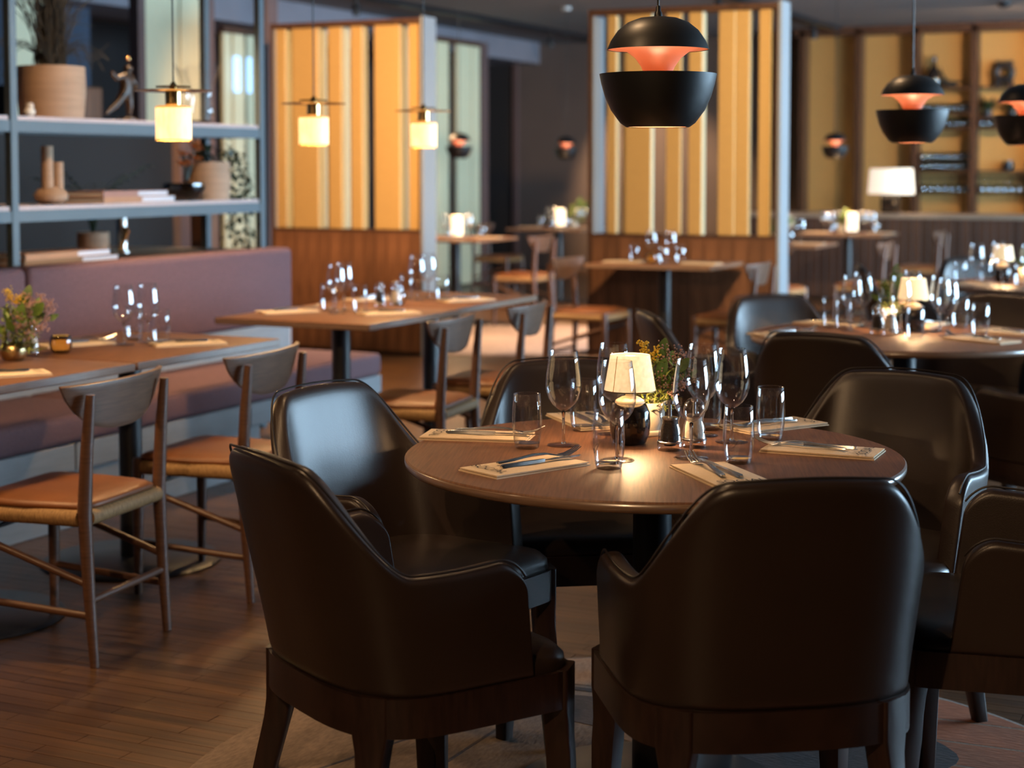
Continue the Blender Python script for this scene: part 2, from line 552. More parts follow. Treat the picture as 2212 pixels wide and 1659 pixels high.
# ------------------------------------------------------------------ golden slatted partitions
PY = 10.46
def partition(name_label, x0, x1, slats, depth):
    t = thing('slatted_partition', name_label, 'partition', (x0, PY, 0))
    W = x1 - x0
    D = 0.19
    n = round(W / 0.098)
    bw = W / n
    core = MB().box(0.0, W - 0.02, 0.012, D - 0.012, 0.0, 0.885).build('core', 'walnut_frame', t, smooth=False)
    bm_ = MB().box(0.0015, bw - 0.0015, 0, 0.012, 0.03, 0.885).mesh('board', 'walnut_board', smooth=False)
    for k in range(n):
        link('board', bm_, None, t, (k * bw, 0, 0))
        link('board', bm_, None, t, (k * bw, D - 0.012, 0))
    MB().box(0, W, 0.01, D, 0, 0.03).build('skirting', 'dark_wood', t, smooth=False)
    MB().box(-0.005, W - 0.012, -0.004, D, 0.885, 0.905).build('sill', 'walnut_frame', t, smooth=False)
    MB().box(-0.03, W, 0, D, 2.37, 2.41).build('top_rail', 'walnut_frame', t, smooth=False)
    MB().box(-0.03, 0.0, 0, D, 0, 2.37).build('stile', 'walnut_frame', t, smooth=False)
    MB().box(W - 0.03, W - 0.012, 0, D, 0.905, 2.37).build('stile', 'walnut_frame', t, smooth=False)
    MB().box(W - 0.012, W + 0.008, -0.003, D + 0.003, 0, 2.42).build('end_panel', 'frame_white', t, smooth=False)
    MB().box(0.0, 0.012, 0.006, D, 0.905, 2.37).build('jamb_liner', 'frame_white', t, smooth=False)
    for a, b_, yo, dp in slats:
        sl = MB().box(a - x0, b_ - x0, yo, yo + dp, 0.905, 2.37, 0.004, 1).build('slat', 'gold_cloth', t, smooth=False)
        MB().box(b_ - x0, b_ - x0 + 0.003, yo + 0.004, yo + dp - 0.002, 0.907, 2.368).build('slat_lit_side', 'pale_cloth', sl, smooth=False)  # pale strip paints daylight onto the slat's window side
    return t
p1 = lambda px: -6.873 + (px - 590) * (1.241 / 320)
p2 = lambda px: -4.323 + (px - 1280) * (1.312 / 410)
partition('walnut partition with tall golden slats behind the brass pendants', -6.873, -5.625,
          [(p1(a), p1(c), 0.02, d) for a, c, d in ((592, 614, .10), (628, 686, .12), (708, 737, .12), (757, 782, .08), (808, 862, .12), (880, 905, .05))], 0.1)
partition('walnut partition with golden slats behind the large black pendant', -4.323, -3.02,
          [(p2(a), p2(c), yo, d) for a, c, yo, d in ((1312, 1332, .02, .045), (1338, 1352, .09, .05), (1352, 1410, .02, .05), (1443, 1475, .02, .02), (1492, 1521, .02, .07), (1556, 1590, .02, .03), (1591, 1621, .024, .04), (1641, 1665, .02, .03))], 0.1)
spot(-4.93, 7.9, 'black track spotlight above the end of the mauve bench', 900, (-6.3, 10.46, 1.75), 52)
spot(-4.93, 8.9, 'black track spotlight in front of the golden partitions', 546, (-4.7, 8.7, 0), 80)
spot(-4.93, 6.6, 'black track spotlight above the bench tables', 247, (-4.5, 6.8, 0), 75)
spot(-4.93, 12.2, 'black track spotlight just beyond the golden partitions', 676, (-5.9, 12.4, 0), 85)
spot(-4.93, 15.0, 'black track spotlight above the large pendant', 416, (-4.9, 14.6, 0), 80)
spot(-4.93, 18.4, 'black track spotlight by the bar corner', 0, (-4.7, 19.6, 1.2), 110)
spot(-8.1, 13.75, 'black track spotlight above the first slatted partition', 520, (-7.2, 13.4, 0), 85)
spot(-8.1, 18.3, 'black track spotlight in front of the taupe back wall', 700, (-7.4, 20.2, 0.9), 60)
track(-1.9, 2.0, 19.0, 'black ceiling track above the round tables')
track(-3.4, 0.4, 5.4, 'added unseen track for the fill spotlights above the bench tables')  # track added out of view to carry the fill spots
track(-0.6, -1.8, 2.0, 'added unseen track for the fill spotlight behind the camera place')  # unseen track, added only to hold the rear fill spot
spot(-3.4, 5.2, 'added unseen fill spotlight aimed at the shelf unit', 150, (-5.0, 6.3, 1.45), 62)  # added lamp: warm fill for the shelf and its pot
spot(-1.9, 7.6, 'black track spotlight lighting the golden slats behind the large pendant', 760, (-3.75, 10.46, 1.55), 52, color=(1.0, 0.69, 0.36))
spot(-1.9, 17.2, 'black track spotlight lighting the bar shelves', 300, (-4.0, 19.6, 1.1), 110)
spot(-1.9, 3.6, 'added unseen fill spotlight above the front round table', 45, (-1.35, 3.3, 0.7), 60)  # this and the next two: downlights added for warm ambience
spot(-1.9, 6.3, 'added unseen fill spotlight above the second round table', 60, (-1.35, 6.1, 0.7), 60)
spot(-1.9, 2.2, 'added unseen fill spotlight nearest above the front armchairs', 40, (-1.6, 3.2, 0.3), 95)
spot(-3.4, 1.2, 'added unseen fill spotlight above the near bench end', 90, (-3.3, 3.3, 0.2), 80)  # added fill from out of view for the near bench area
spot(-0.6, -0.9, 'added unseen fill spotlight behind the camera place', 250, (-1.2, 3.0, 0.5), 70)  # added fill for the leather backs that face the camera
spot(-1.9, 12.4, 'black track spotlight above the tables before the bar', 390, (-3.4, 13.6, 0), 80)

# pale slatted screen on the far left, running away from the camera
def screen(label, x, boards, ztop, jambs=()):
    y0 = min(a for a, _ in boards)
    t = thing('slatted_screen', label, 'screen', (x, y0, 0))
    y1 = max(b_ for _, b_ in boards)
    MB().box(-0.05, 0.0, 0, y1 - y0, ztop - 0.06, ztop).build('top_rail', 'walnut_frame', t, smooth=False)
    for a, b_ in boards:
        MB().box(-0.04, 0.0, a - y0, b_ - y0, 0.02, ztop - 0.06, 0.004, 1).build('slat', 'pale_cloth', t, smooth=False)
    for a, b_ in jambs:
        MB().box(-0.06, 0.02, a - y0, b_ - y0, 0.0, ztop).build('jamb', 'brown_pillar', t, smooth=False)
screen('pale green slatted screen beside the far window tables', -8.6, [(15.5, 15.9), (16.33, 16.62), (16.83, 17.18), (17.2, 17.4)], 2.8, [(17.4, 17.58)])
screen('pale green slatted screen behind the shelf unit', -7.4, [(8.25, 8.6), (9.62, 10.03), (10.05, 10.28)], 2.9, [(9.53, 9.61)])
screen('narrow pale slats with blue lights behind the shelf post', -8.6, [(12.3, 12.42), (12.45, 12.62), (12.66, 12.78)], 2.6, [(12.0, 12.12)])
for yy, w in ((12.455, 0.09), (12.65, 0.055)):
    o = MB().box(-8.585, -8.555, yy - w / 2, yy + w / 2, 2.02, 2.34, 0.012, 2).build('slit_lamp', 'slit_light')
    tag(o, 'wide cool blue wall light on the narrow slats' if w > .06 else 'narrow cool blue wall light on the narrow slats', 'wall light')
def pillar(x0, x1, y0, y1, m, label, z1=3.0):
    o = MB().box(x0, x1, y0, y1, 0, z1, 0.01, 1).build('pillar', m, smooth=False)
    return struct(tag(o, label))
pillar(-7.9, -7.5, 10.42, 10.62, 'brown_pillar', 'mauve brown pillar behind the shelf')
pillar(-7.44, -7.36, 11.12, 11.28, 'brown_pillar', 'brown pillar beside the first golden partition')
struct(MB().box(-9.6, -9.5, 4.0, 11.6, 0, 3.0).build('wall_blue', 'blue_wall', smooth=False))
struct(MB().box(-9.5, -7.4, 8.66, 8.72, 0, 1.9).build('wall_niche', 'dark_wall', smooth=False))
struct(MB().box(-7.32, -7.26, 7.6, 9.74, 0, 1.62).build('wall_low', 'black_panel', smooth=False))
struct(MB().box(-7.32, -7.26, 9.745, 9.83, 0, 1.60).build('trim_3', 'walnut_board', smooth=False))
struct(MB().box(-7.34, -7.28, 9.83, 10.03, 0, 1.60).build('trim_4', 'brown_pillar', smooth=False))
struct(MB().box(-7.32, -7.26, 10.03, 10.22, 0, 1.60).build('trim_5', 'walnut_board', smooth=False))
pillar(-7.55, -7.45, 9.02, 9.22, 'walnut_board', 'walnut post behind the shelf books', 1.9)
pillar(-6.1, -6.0, 8.35, 8.52, 'walnut_board', 'walnut post behind the hanging plant', 1.35)
d1 = struct(MB().box(-9.95, -9.5, 20.14, 20.2, 0, 2.75).build('door_1', 'dark_wall', smooth=False))
struct(MB().box(-9.46, -9.40, 20.12, 20.2, 0, 2.95).build('trim_2', 'brown_pillar', smooth=False))

# ------------------------------------------------------------------ bar with back shelves
bar = thing('bar_counter', 'walnut bar counter with pale stone top before the golden shelves', 'bar', (-5.3, 16.95, 0))
MB().box(0.02, 4.3, 0.03, 0.55, 0, 0.835).build('carcass', 'bar_board', bar, smooth=False)
sm_ = MB().box(0.001, 0.079, 0, 0.03, 0.02, 0.835, 0.004, 1).mesh('slat', 'bar_board', smooth=False)
for k in range(53):
    link('slat', sm_, None, bar, (0.02 + k * 0.0808, 0, 0))
MB().box(0, 4.32, -0.03, 0.6, 0.835, 0.88, 0.004, 1).build('worktop', 'bar_top', bar, smooth=False)
BX, BY = -5.36, 19.6
bw = thing('bar_shelving', 'wall of golden panels with dark posts and glass shelves', 'shelving', (BX, BY, 0))
edges = [-5.36, -4.69, -4.02, -3.36, -2.69, -2.02]
for a, b_ in zip(edges, edges[1:]):
    MB().box(a + 0.03 - BX, b_ - 0.03 - BX, 0.10, 0.13, 0.05, 2.9).build('panel', 'gold_cloth', bw, smooth=False)
for a in edges:
    MB().box(a - 0.035 - BX, a + 0.035 - BX, -0.12, 0.14, 0, 2.96).build('post', 'walnut_frame', bw, smooth=False)
MB().box(-0.1, 3.5, -0.12, 0.14, 2.9, 3.0).build('top_rail', 'walnut_frame', bw, smooth=False)
SH = {2: (2.27, 1.985, 1.81, 1.315), 3: (2.27, 1.93, 1.81, 1.315), 4: (2.27, 1.81, 1.315)}
for c, zs in SH.items():
    for zz in zs:
        MB().box(edges[c] + 0.03 - BX, edges[c + 1] - 0.03 - BX, -0.11, 0.10, zz - 0.02, zz).build('shelf', 'walnut_frame', bw, smooth=False)
    MB().box(edges[c] + 0.03 - BX, edges[c + 1] - 0.03 - BX, -0.08, 0.06, 1.235, 1.245).build('hanging_rail', 'black_metal', bw, smooth=False)

# ------------------------------------------------------------------ banquette
bn = thing('banquette', 'long mauve upholstered bench on a pale base along the shelf', 'bench', (-4.11, 2.6, 0))
for k in range(4):
    MB().box(-0.56, -0.02, k * 0.89 + 0.002, (k + 1) * 0.89 - 0.002, 0.0, 0.214, 0.003, 1).build('base_panel', 'pale_panel', bn, smooth=False)
for k in range(4):
    MB().box(-0.58, -0.008, k * 1.155 + 0.002, (k + 1) * 1.155 - 0.002, 0.215, 0.318, 0.003, 1).build('seat_frame', 'pale_panel', bn, smooth=False)
for y0, y1 in ((0.0, 2.65), (2.65, 4.62)):
    MB().box(-0.55, 0.0, y0 + 0.004, y1 - 0.004, 0.318, 0.428, 0.028, 4).build('seat_cushion', 'mauve_fabric', bn)
    MB().box(-0.66, -0.52, y0 + 0.004, y1 - 0.004, 0.565, 0.945, 0.03, 4).build('backrest', 'mauve_fabric', bn)
MB().box(-0.64, -0.535, 0, 4.60, 0.42, 0.565).build('back_panel', 'pale_panel', bn, smooth=False)
MB().tube([(-0.585, 4.60, 0.40), (-0.585, 4.60, 0.56)], 0.05, 20).build('end_post', 'shelf_board', bn)

# ------------------------------------------------------------------ open steel shelf behind the bench
sh = thing('shelf_unit', 'open blue grey steel shelf unit with pale boards behind the bench', 'shelf', (-4.85, 3.4, 0))
ys = (0.05, 2.01, 3.85)
for y in ys:
    for x in (0.0, -0.34):
        MB().box(x - 0.018, x + 0.018, y - 0.022, y + 0.022, 0, 2.95, 0.003, 1).build('post', 'blue_steel', sh, smooth=False)
    for zz in (1.523, 1.145, 0.87):
        MB().box(-0.322, -0.018, y - 0.015, y + 0.015, zz - 0.022, zz + 0.022).build('side_rail', 'blue_steel', sh, smooth=False)
for a, b_ in zip(ys, ys[1:]):
    for zz in (1.523, 1.145):
        for x in (0.0, -0.34):
            MB().box(x - 0.014, x + 0.014, a + 0.022, b_ - 0.022, zz - 0.024, zz + 0.024).build('rail', 'blue_steel', sh, smooth=False)
        MB().box(-0.35, 0.008, a + 0.025, b_ - 0.025, zz + 0.024, zz + 0.044, 0.002, 1).build('board', 'shelf_board', sh, smooth=False)
    MB().box(-0.36, 0.01, a + 0.025, b_ - 0.025, 0.915, 0.930).build('board', 'walnut_board', sh, smooth=False)
ZS1, ZS2, ZS3 = 1.567, 1.189, 0.930

cb = thing('service_cabinet', 'low service cabinet with a lit wooden top behind the shelf', 'cabinet', (-6.3, 4.0, 0))
MB().box(0, 0.8, 0, 3.9, 0.03, 0.86).build('body', 'dark_wall', cb, smooth=False)
for k in range(5):
    dr = MB().box(0.80, 0.815, k * 0.78 + 0.01, (k + 1) * 0.78 - 0.01, 0.05, 0.85).build('door', 'walnut_frame', cb, smooth=False)
    MB().tube([(0.825, k * 0.78 + 0.1, 0.7), (0.825, k * 0.78 + 0.1, 0.8)], 0.008, 8).build('handle', 'brass', dr)
MB().box(-0.01, 0.83, -0.01, 3.91, 0.86, 0.89, 0.003, 1).build('worktop', 'bar_top', cb, smooth=False)
tp = thing('beer_tap', 'chrome column tap with dark lever standing behind the shelf', 'tap', (-5.72, 7.22, 0.89))
MB().lathe([(0, 0), (0.045, 0), (0.045, 0.012), (0.03, 0.02), (0.03, 0.24), (0.026, 0.25), (0, 0.25)], 20).build('column', 'chrome', tp)
MB().tube([(0.03, -0.01, 0.13), (0.07, -0.05, 0.12), (0.10, -0.14, 0.02)], [0.016, 0.016, 0.012], 10).build('lever', 'brass', tp)

# ------------------------------------------------------------------ furniture builders
def armchair_outline(inset=0.0, n_back=36, e=3.2):
    """seat plan, from the front right corner round the back to the front left corner and along the front"""
    hw, yf, yb, r = 0.262 - inset, 0.23 - inset, -0.225 + inset, 0.07
    pts = []
    for k in range(5):                                     # front right corner
        a = PI / 2 - k / 4 * PI / 2
        pts.append((hw - r + r * math.cos(a), yf - r + r * math.sin(a)))
    y_mid = 0.0
    for k in range(n_back + 1):
        a = k / n_back * PI
        c, s = math.cos(a), math.sin(a)
        x = hw * math.copysign(abs(c) ** (2 / e), c)
        y = y_mid - (y_mid - yb) * abs(s) ** (2 / e)
        pts.append((x, y))
    for k in range(5):
        a = PI - k / 4 * PI / 2
        pts.append((-hw + r + r * math.cos(a), yf - r + r * math.sin(a)))
    return pts

def smooth01(t):
    t = max(0, min(1, t))
    return t * t * (3 - 2 * t)

def make_armchair():
    t = thing('leather_armchair', 'x', 'armchair')
    out = armchair_outline(0.0)
    # wooden seat rail
    inn = armchair_outline(0.03)
    b = MB()
    zs = (0.365, 0.435)
    ro = [[b.bm.verts.new((x, y, z)) for x, y in out] for z in zs]
    ri = [[b.bm.verts.new((x, y, z)) for x, y in inn] for z in zs]
    n = len(out)
    for k in range(n):
        q = (k + 1) % n
        b.bm.faces.new((ro[0][k], ro[0][q], ro[1][q], ro[1][k]))
        b.bm.faces.new((ri[0][q], ri[0][k], ri[1][k], ri[1][q]))
        b.bm.faces.new((ro[1][k], ro[1][q], ri[1][q], ri[1][k]))
        b.bm.faces.new((ro[0][q], ro[0][k], ri[0][k], ri[0][q]))
    b.build('seat_rail', 'dark_wood', t, angle=35)
    # legs flow out of the rail
    for sx in (-1, 1):
        for (cx, cy, ox, oy) in ((0.224, 0.190, 0.012, 0.02), (0.168, -0.195, 0.035, -0.075)):
            ang = math.atan2(cy, cx * sx)
            secs = []
            back = cy < 0
            nx, ny = (sx * 0.60, -0.80) if back else (sx * 0.75, 0.66)
            tx, ty = -ny, nx
            op = max(out, key=lambda p: p[0] * nx + p[1] * ny)
            cx, cy = abs(op[0] - nx * 0.0235), op[1] - ny * 0.0235
            for z, wt, wn, off in ((0.436, 0.034, 0.024, 0), (0.365, 0.034, 0.024, 0), (0.335, 0.028, 0.024, 0.02), (0.30, 0.0245, 0.024, 0.08), (0.25, 0.0225, 0.023, 0.22), (0, 0.0155, 0.016, 1)):
                px, py = sx * (cx + ox * off), cy + oy * off
                secs.append([(px + tx * wt * i + nx * wn * j, py + ty * wt * i + ny * wn * j, z) for i, j in ((-1, -1), (1, -1), (1, 1), (-1, 1))])
            l = MB().loft(list(reversed(secs)))
            es = [e for e in l.bm.edges if abs(e.verts[0].co.z - e.verts[1].co.z) > 0.01]
            bmesh.ops.bevel(l.bm, geom=es, offset=0.006, segments=2, profile=0.5, affect='EDGES')
            l.build('leg', 'dark_wood', t, angle=50)
    # seat pad
    b = MB()
    rings = []
    for ins, z in ((0.012, 0.425), (0.008, 0.437), (0.010, 0.455), (0.022, 0.470), (0.06, 0.478), (0.14, 0.482), (0.22, 0.482)):
        k = 1 - max(0, ins - 0.022) / 0.25
        rings.append([b.bm.verts.new((x * k, y * k, z)) for x, y in armchair_outline(min(ins, 0.022))])
    for a, c in zip(rings, rings[1:]):
        for k in range(len(a)):
            q = (k + 1) % len(a)
            b.bm.faces.new((a[k], a[q], c[q], c[k]))
    b.bm.faces.new(rings[-1])
    b.build('seat', 'leather', t, angle=60)
    # upholstered shell: arms and back in one sweep
    base = armchair_outline(0.024, 60, 3.2)[5:5 + 61]            # right side - back - left side
    # extend both ends straight towards the front
    ends = lambda s, m: [(s * (0.262 - 0.024), 0.0 + 0.12 * k / m) for k in range(m, 0, -1)]
    path = ends(1, 8) + base + list(reversed(ends(-1, 8)))
    L = [0.0]
    for p, q in zip(path, path[1:]):
        L.append(L[-1] + math.hypot(q[0] - p[0], q[1] - p[1]))
    # resample by length
    NS = 150
    tot = L[-1]
    S = []
    j = 0
    for k in range(NS + 1):
        s = tot * k / NS
        while j < len(L) - 2 and L[j + 1] < s: j += 1
        f = (s - L[j]) / max(1e-9, L[j + 1] - L[j])
        S.append((path[j][0] + f * (path[j + 1][0] - path[j][0]), path[j][1] + f * (path[j + 1][1] - path[j][1]), s - tot / 2))
    half = tot / 2
    def top(s):
        a = abs(s)
        c0, c1 = 0.105, 0.268
        arm = 0.650 + 0.010 * smooth01((a - c1) / (half - c1))
        back = 0.845 - 0.005 * (a / c0) ** 2 if a < c0 else 0.84
        if a <= c0: h = back
        else:
            u = min(1, (a - c0) / (c1 - c0))
            # quick shoulder, then a long concave run into the arm
            w = smooth01(u) ** 1.5
            h = 0.84 - 0.006 * u + (arm - 0.834) * w
        rr = 0.07
        if a > half - rr:
            q = (a - (half - rr)) / rr
            h -= rr * (1 - math.sqrt(max(0, 1 - q * q * 0.96)))
        return h
    b = MB()
    ZB = 0.43
    NT = 10
    grid = []
    top_pts = []
    for x, y, s in S:
        h = top(s)
        a = abs(s)
        colv = []
        backness = smooth01((-y - 0.0) / 0.20)
        for i in range(NT + 1):
            tt = i / NT
            z = ZB + (h - ZB) * tt
            k = (z - ZB) / 0.40
            dx = math.copysign(1, x) * 0.020 * min(1, k * 1.6) * (abs(x) / 0.25)
            dy = -0.088 * backness * (k ** 1.15) 
            # arm fronts lean back towards the top
            fr = smooth01((y + 0.05) / 0.17)
            dy -= fr * 0.03 * k / 0.55
            # shoulders of the back pull in a little
            dx -= math.copysign(1, x) * 0.006 * smooth01((k - 0.5) / 0.5) * (abs(x) / 0.25)
            colv.append(b.bm.verts.new((x + dx, y + dy, z)))
        grid.append(colv)
        top_pts.append(colv[-1].co.copy())
    for a_, c_ in zip(grid, grid[1:]):
        for i in range(NT):
            b.bm.faces.new((a_[i], a_[i + 1], c_[i + 1], c_[i]))
    shell = b.build('backrest_shell', 'leather', t, angle=180)
    md = shell.modifiers.new('s', 'SOLIDIFY')
    md.thickness = 0.042
    md.offset = 0.0
    md2 = shell.modifiers.new('u', 'SUBSURF')
    md2.levels = md2.render_levels = 2
    bake(shell)
    shell.data.shade_smooth()
    cen = Vector((0, 0, 0))
    pipe = []
    for p, (x, y, s) in zip(top_pts, S):
        o = Vector((x, y + 0.02, 0)).normalized()
        pipe.append(p + o * 0.0125 + Vector((0, 0, 0.0015)))
    MB().tube(pipe[1:-1], 0.0024, 6).build('piping', 'leather_piping', shell)
    return t

def make_wood_chair():
    t = thing('wooden_chair', 'x', 'chair')
    # legs
    for sx in (-1, 1):
        MB().tube([(sx * 0.192, -0.205, 0), (sx * 0.193, -0.192, 0.2), (sx * 0.194, -0.182, 0.42), (sx * 0.193, -0.192, 0.6), (sx * 0.192, -0.205, 0.742)],
                  [0.0125, 0.0165, 0.0200, 0.0175, 0.013], 14).build('leg', 'chair_teak', t)
        MB().tube([(sx * 0.205, 0.185, 0), (sx * 0.205, 0.183, 0.2), (sx * 0.203, 0.18, 0.418), (sx * 0.203, 0.18, 0.435)], [0.0125, 0.0165, 0.0195, 0.016], 14).build('leg', 'chair_teak', t)
        MB().tube([(sx * 0.203, 0.18, 0.345), (sx * 0.193, -0.19, 0.225)], 0.0105, 10).build('stretcher', 'chair_teak', t)
        MB().tube([(sx * 0.205, 0.18, 0.165), (sx * 0.193, -0.195, 0.140)], 0.0105, 10).build('stretcher', 'chair_teak', t)
        MB().tube([(sx * 0.200, 0.165, 0.405), (sx * 0.196, -0.168, 0.405)], 0.0225, 14).build('side_rail', 'paper_cord_side', t)
    MB().tube([(-0.18, -0.192, 0.18), (0.18, -0.192, 0.18)], 0.0105, 10).build('stretcher', 'chair_teak', t)
    MB().tube([(-0.185, 0.17, 0.34), (0.185, 0.17, 0.34)], 0.0075, 10).build('stretcher', 'black_metal', t)
    MB().tube([(-0.18, -0.182, 0.405), (0.18, -0.182, 0.405)], 0.0225, 14).build('back_rail', 'paper_cord', t)
    MB().tube([(-0.185, 0.18, 0.405), (0.185, 0.18, 0.405)], 0.0225, 14).build('front_rail', 'paper_cord', t)
    MB().box(-0.185, 0.185, -0.165, 0.165, 0.395, 0.424, 0.01, 2).build('woven_seat', 'paper_cord', t)
    # loose leather pad, corners drawn in round the legs
    b = MB()
    rings = []
    N = 40
    for ins, z in ((0.004, 0.426), (0.0, 0.431), (0.001, 0.439), (0.012, 0.446), (0.05, 0.452), (0.11, 0.455)):
        ring = []
        for k in range(N):
            a = 2 * PI * k / N
            c, s = math.cos(a), math.sin(a)
            e = 2 / 7.0
            x = (0.212 - ins) * math.copysign(abs(c) ** e, c)
            y = (0.198 - ins) * math.copysign(abs(s) ** e, s)
            if y < 0: x *= 0.86 + 0.14 * (1 + y / 0.198)
            ring.append(b.bm.verts.new((x, y, z + 0.004 * math.sin(3 * a) * (0.5 + ins))))
        rings.append(ring)
    for p, q in zip(rings, rings[1:]):
        for k in range(N):
            b.bm.faces.new((p[k], p[(k + 1) % N], q[(k + 1) % N], q[k]))
    b.bm.faces.new(rings[-1])
    b.bm.faces.new(list(reversed(rings[0])))
    b.build('seat_pad', 'tan_leather', t, angle=60)
    # half-moon bent back
    b = MB()
    NC, NR = 28, 8
    grid = []
    for i in range(NC + 1):
        u = -1 + 2 * i / NC
        drop = 0.130 * (1 - abs(u) ** 2.6) ** 0.75 + 0.006
        row = []
        for j in range(NR + 1):
            v = j / NR
            z = 0.768 - drop * v
            zz = (0.768 - z) / 0.15
            ph = u * R(62)
            rad = 0.292 - 0.055 * zz
            x = rad * math.sin(ph) * 1.0
            y = -0.203 + 0.022 * zz + 0.092 * (1 - math.cos(ph))
            row.append(b.bm.verts.new((x, y, z)))
        grid.append(row)
    for p, q in zip(grid, grid[1:]):
        for j in range(NR):
            b.bm.faces.new((p[j], p[j + 1], q[j + 1], q[j]))
    bk = b.build('backrest', 'chair_back', t, angle=180)
    md = bk.modifiers.new('s', 'SOLIDIFY'); md.thickness = 0.013; md.offset = 0.0
    md = bk.modifiers.new('b', 'BEVEL'); md.width = 0.004; md.segments = 2; md.limit_method = 'ANGLE'; md.angle_limit = R(50)
    bake(bk)
    bk.data.shade_smooth(); bk.data.set_sharp_from_angle(angle=R(50))
    return t

def place(proto, used, label, x, y, heading, z=0.0, group=None):
    """heading: unit-less (dx, dy) towards which the thing's +Y points"""
    o = proto if not used[0] else copy_tree(proto)
    used[0] = True
    o.location = (x, y, z)
    o.rotation_euler = (0, 0, math.atan2(-heading[0], heading[1]))
    o['label'] = label
    if group: o['group'] = group
    return o

TA, TB, TC = (-1.223, 3.30), (-1.27, 6.03), (-1.18, 8.97)
arm = make_armchair(); au = [False]
def armchair(label, x, y, target=None, heading=None, group='dark leather armchairs'):
    h = heading or (target[0] - x, target[1] - y)
    return place(arm, au, label, x, y, h, group=group)
armchair('dark leather armchair in front with its whole back turned to us', -0.873, 2.885, heading=(-0.560, 0.828))
armchair('dark leather armchair in front showing its curved arm and side', -1.50, 2.72, heading=(0.52, 0.855))
armchair('dark leather armchair at the front table with blue light on its inner back', -1.775, 3.265, heading=(0.985, -0.17))
armchair('dark leather armchair behind the front table facing us below the wine glasses', -1.585, 3.80, heading=(0.55, -0.83))
armchair('dark leather armchair behind the front table with stitched edge beside its rim', -0.915, 3.88, heading=(-0.12, -0.99))
armchair('dark leather armchair cut by the picture edge showing both arm tops', -0.50, 3.43, heading=(-0.98, -0.17))
armchair('dark leather armchair with its back to us at the second round table', -1.295, 5.29, heading=(0.08, 1))
armchair('blue lit leather armchair facing us before the white partition post', -1.69, 6.24, heading=(0.72, -0.69))
armchair('leather armchair seen edge-on behind the yellow flowers', -1.83, 5.67, target=TB)
armchair('dark leather armchair at the picture edge before the second round table', -0.68, 5.55, target=TB)
armchair('dark leather armchair on the far side of the second round table', -1.13, 6.64, target=TB)
armchair('pale blue lit leather armchair facing the third round table', -1.80, 8.78, target=TC)
armchair('navy looking leather armchair behind the third round table', -1.50, 9.40, target=TC)

wch = make_wood_chair(); wu = [False]
def wchair(label, x, y, heading, group='wooden chairs with tan pads'):
    return place(wch, wu, label, x, y, heading, group=group)
W = (-1, 0)
wchair('wooden chair with tan seat pad nearest to us at the bench table', -3.137, 3.70, (-1, -0.12))
wchair('wooden chair behind the armchair at the second bench table', -3.137, 4.445, (-1, -0.12))
wchair('wooden chair at the near table of the pair behind the bench tables', -3.137, 5.76, (-1, -0.12))
wchair('wooden chair at the far table of the pair behind the bench tables', -3.137, 6.465, (-1, -0.12))
wchair('wooden chair with its back to us at the far table with the bright lantern', -5.98, 12.95, W)
wchair('wooden chair on the open side of the table before the golden partition', -4.08, 9.85, (1, 0))
wchair('wooden chair beside the white post at the table before the golden partition', -3.14, 9.88, W)
wchair('wooden chair in front of the far bright lantern table turned sideways', -6.6, 11.9, (-0.3, 1))
wchair('wooden chair behind the bright lantern table facing us', -7.3, 13.0, (1, 0))
wchair('wooden chair left of the table by the taupe wall', -7.45, 15.5, (1, 0.05))
wchair('wooden chair right of the table by the taupe wall', -6.05, 15.35, (-1, 0))
wchair('wooden chair just beyond the white partition post', -3.62, 12.35, (0.1, 1))
wchair('wooden chair with pale back edge behind the flower glasses', -3.06, 13.0, W)
wchair('wooden chair with white looking back in front of the bar', -3.12, 15.5, W)

# ------------------------------------------------------------------ tables
TZ = 0.745
def round_table(label, c, r=0.53, zb=0.0):
    t = thing('round_table', label, 'table', (c[0], c[1], 0), R(20), 'round walnut tables')
    tt_ = MB().lathe([(0, TZ - 0.024), (r - 0.012, TZ - 0.024), (r - 0.002, TZ - 0.020), (r, TZ - 0.015), (r, TZ - 0.003), (r - 0.003, TZ), (0, TZ)], 96).build('tabletop', 'table_walnut', t, angle=30)
    MB().lathe([(r - 0.004, TZ - 0.0215), (r + 0.0006, TZ - 0.0165), (r + 0.0010, TZ - 0.012), (r + 0.0006, TZ - 0.004), (r - 0.002, TZ - 0.0025)], 96).build('edge_band', 'edge_lacquer', tt_, angle=60)
    MB().lathe([(0, 0.015), (0.041, 0.015), (0.041, TZ - 0.03), (0.11, TZ - 0.028), (0.11, TZ - 0.024), (0, TZ - 0.024)], 32).build('column', 'black_metal', t)
    MB().lathe([(0, zb), (0.30, zb), (0.305, zb + 0.004), (0.295, zb + 0.012), (0.06, zb + 0.022), (0, zb + 0.022)], 64).build('base', 'black_metal', t)
    return t
round_table('round walnut table in front laid for six with a lit lamp', TA, 0.525, 0.007)
round_table('round walnut table behind the front armchairs with flowers and lamp', TB, 0.55)
round_table('round walnut table before the bar at the picture edge', TC)
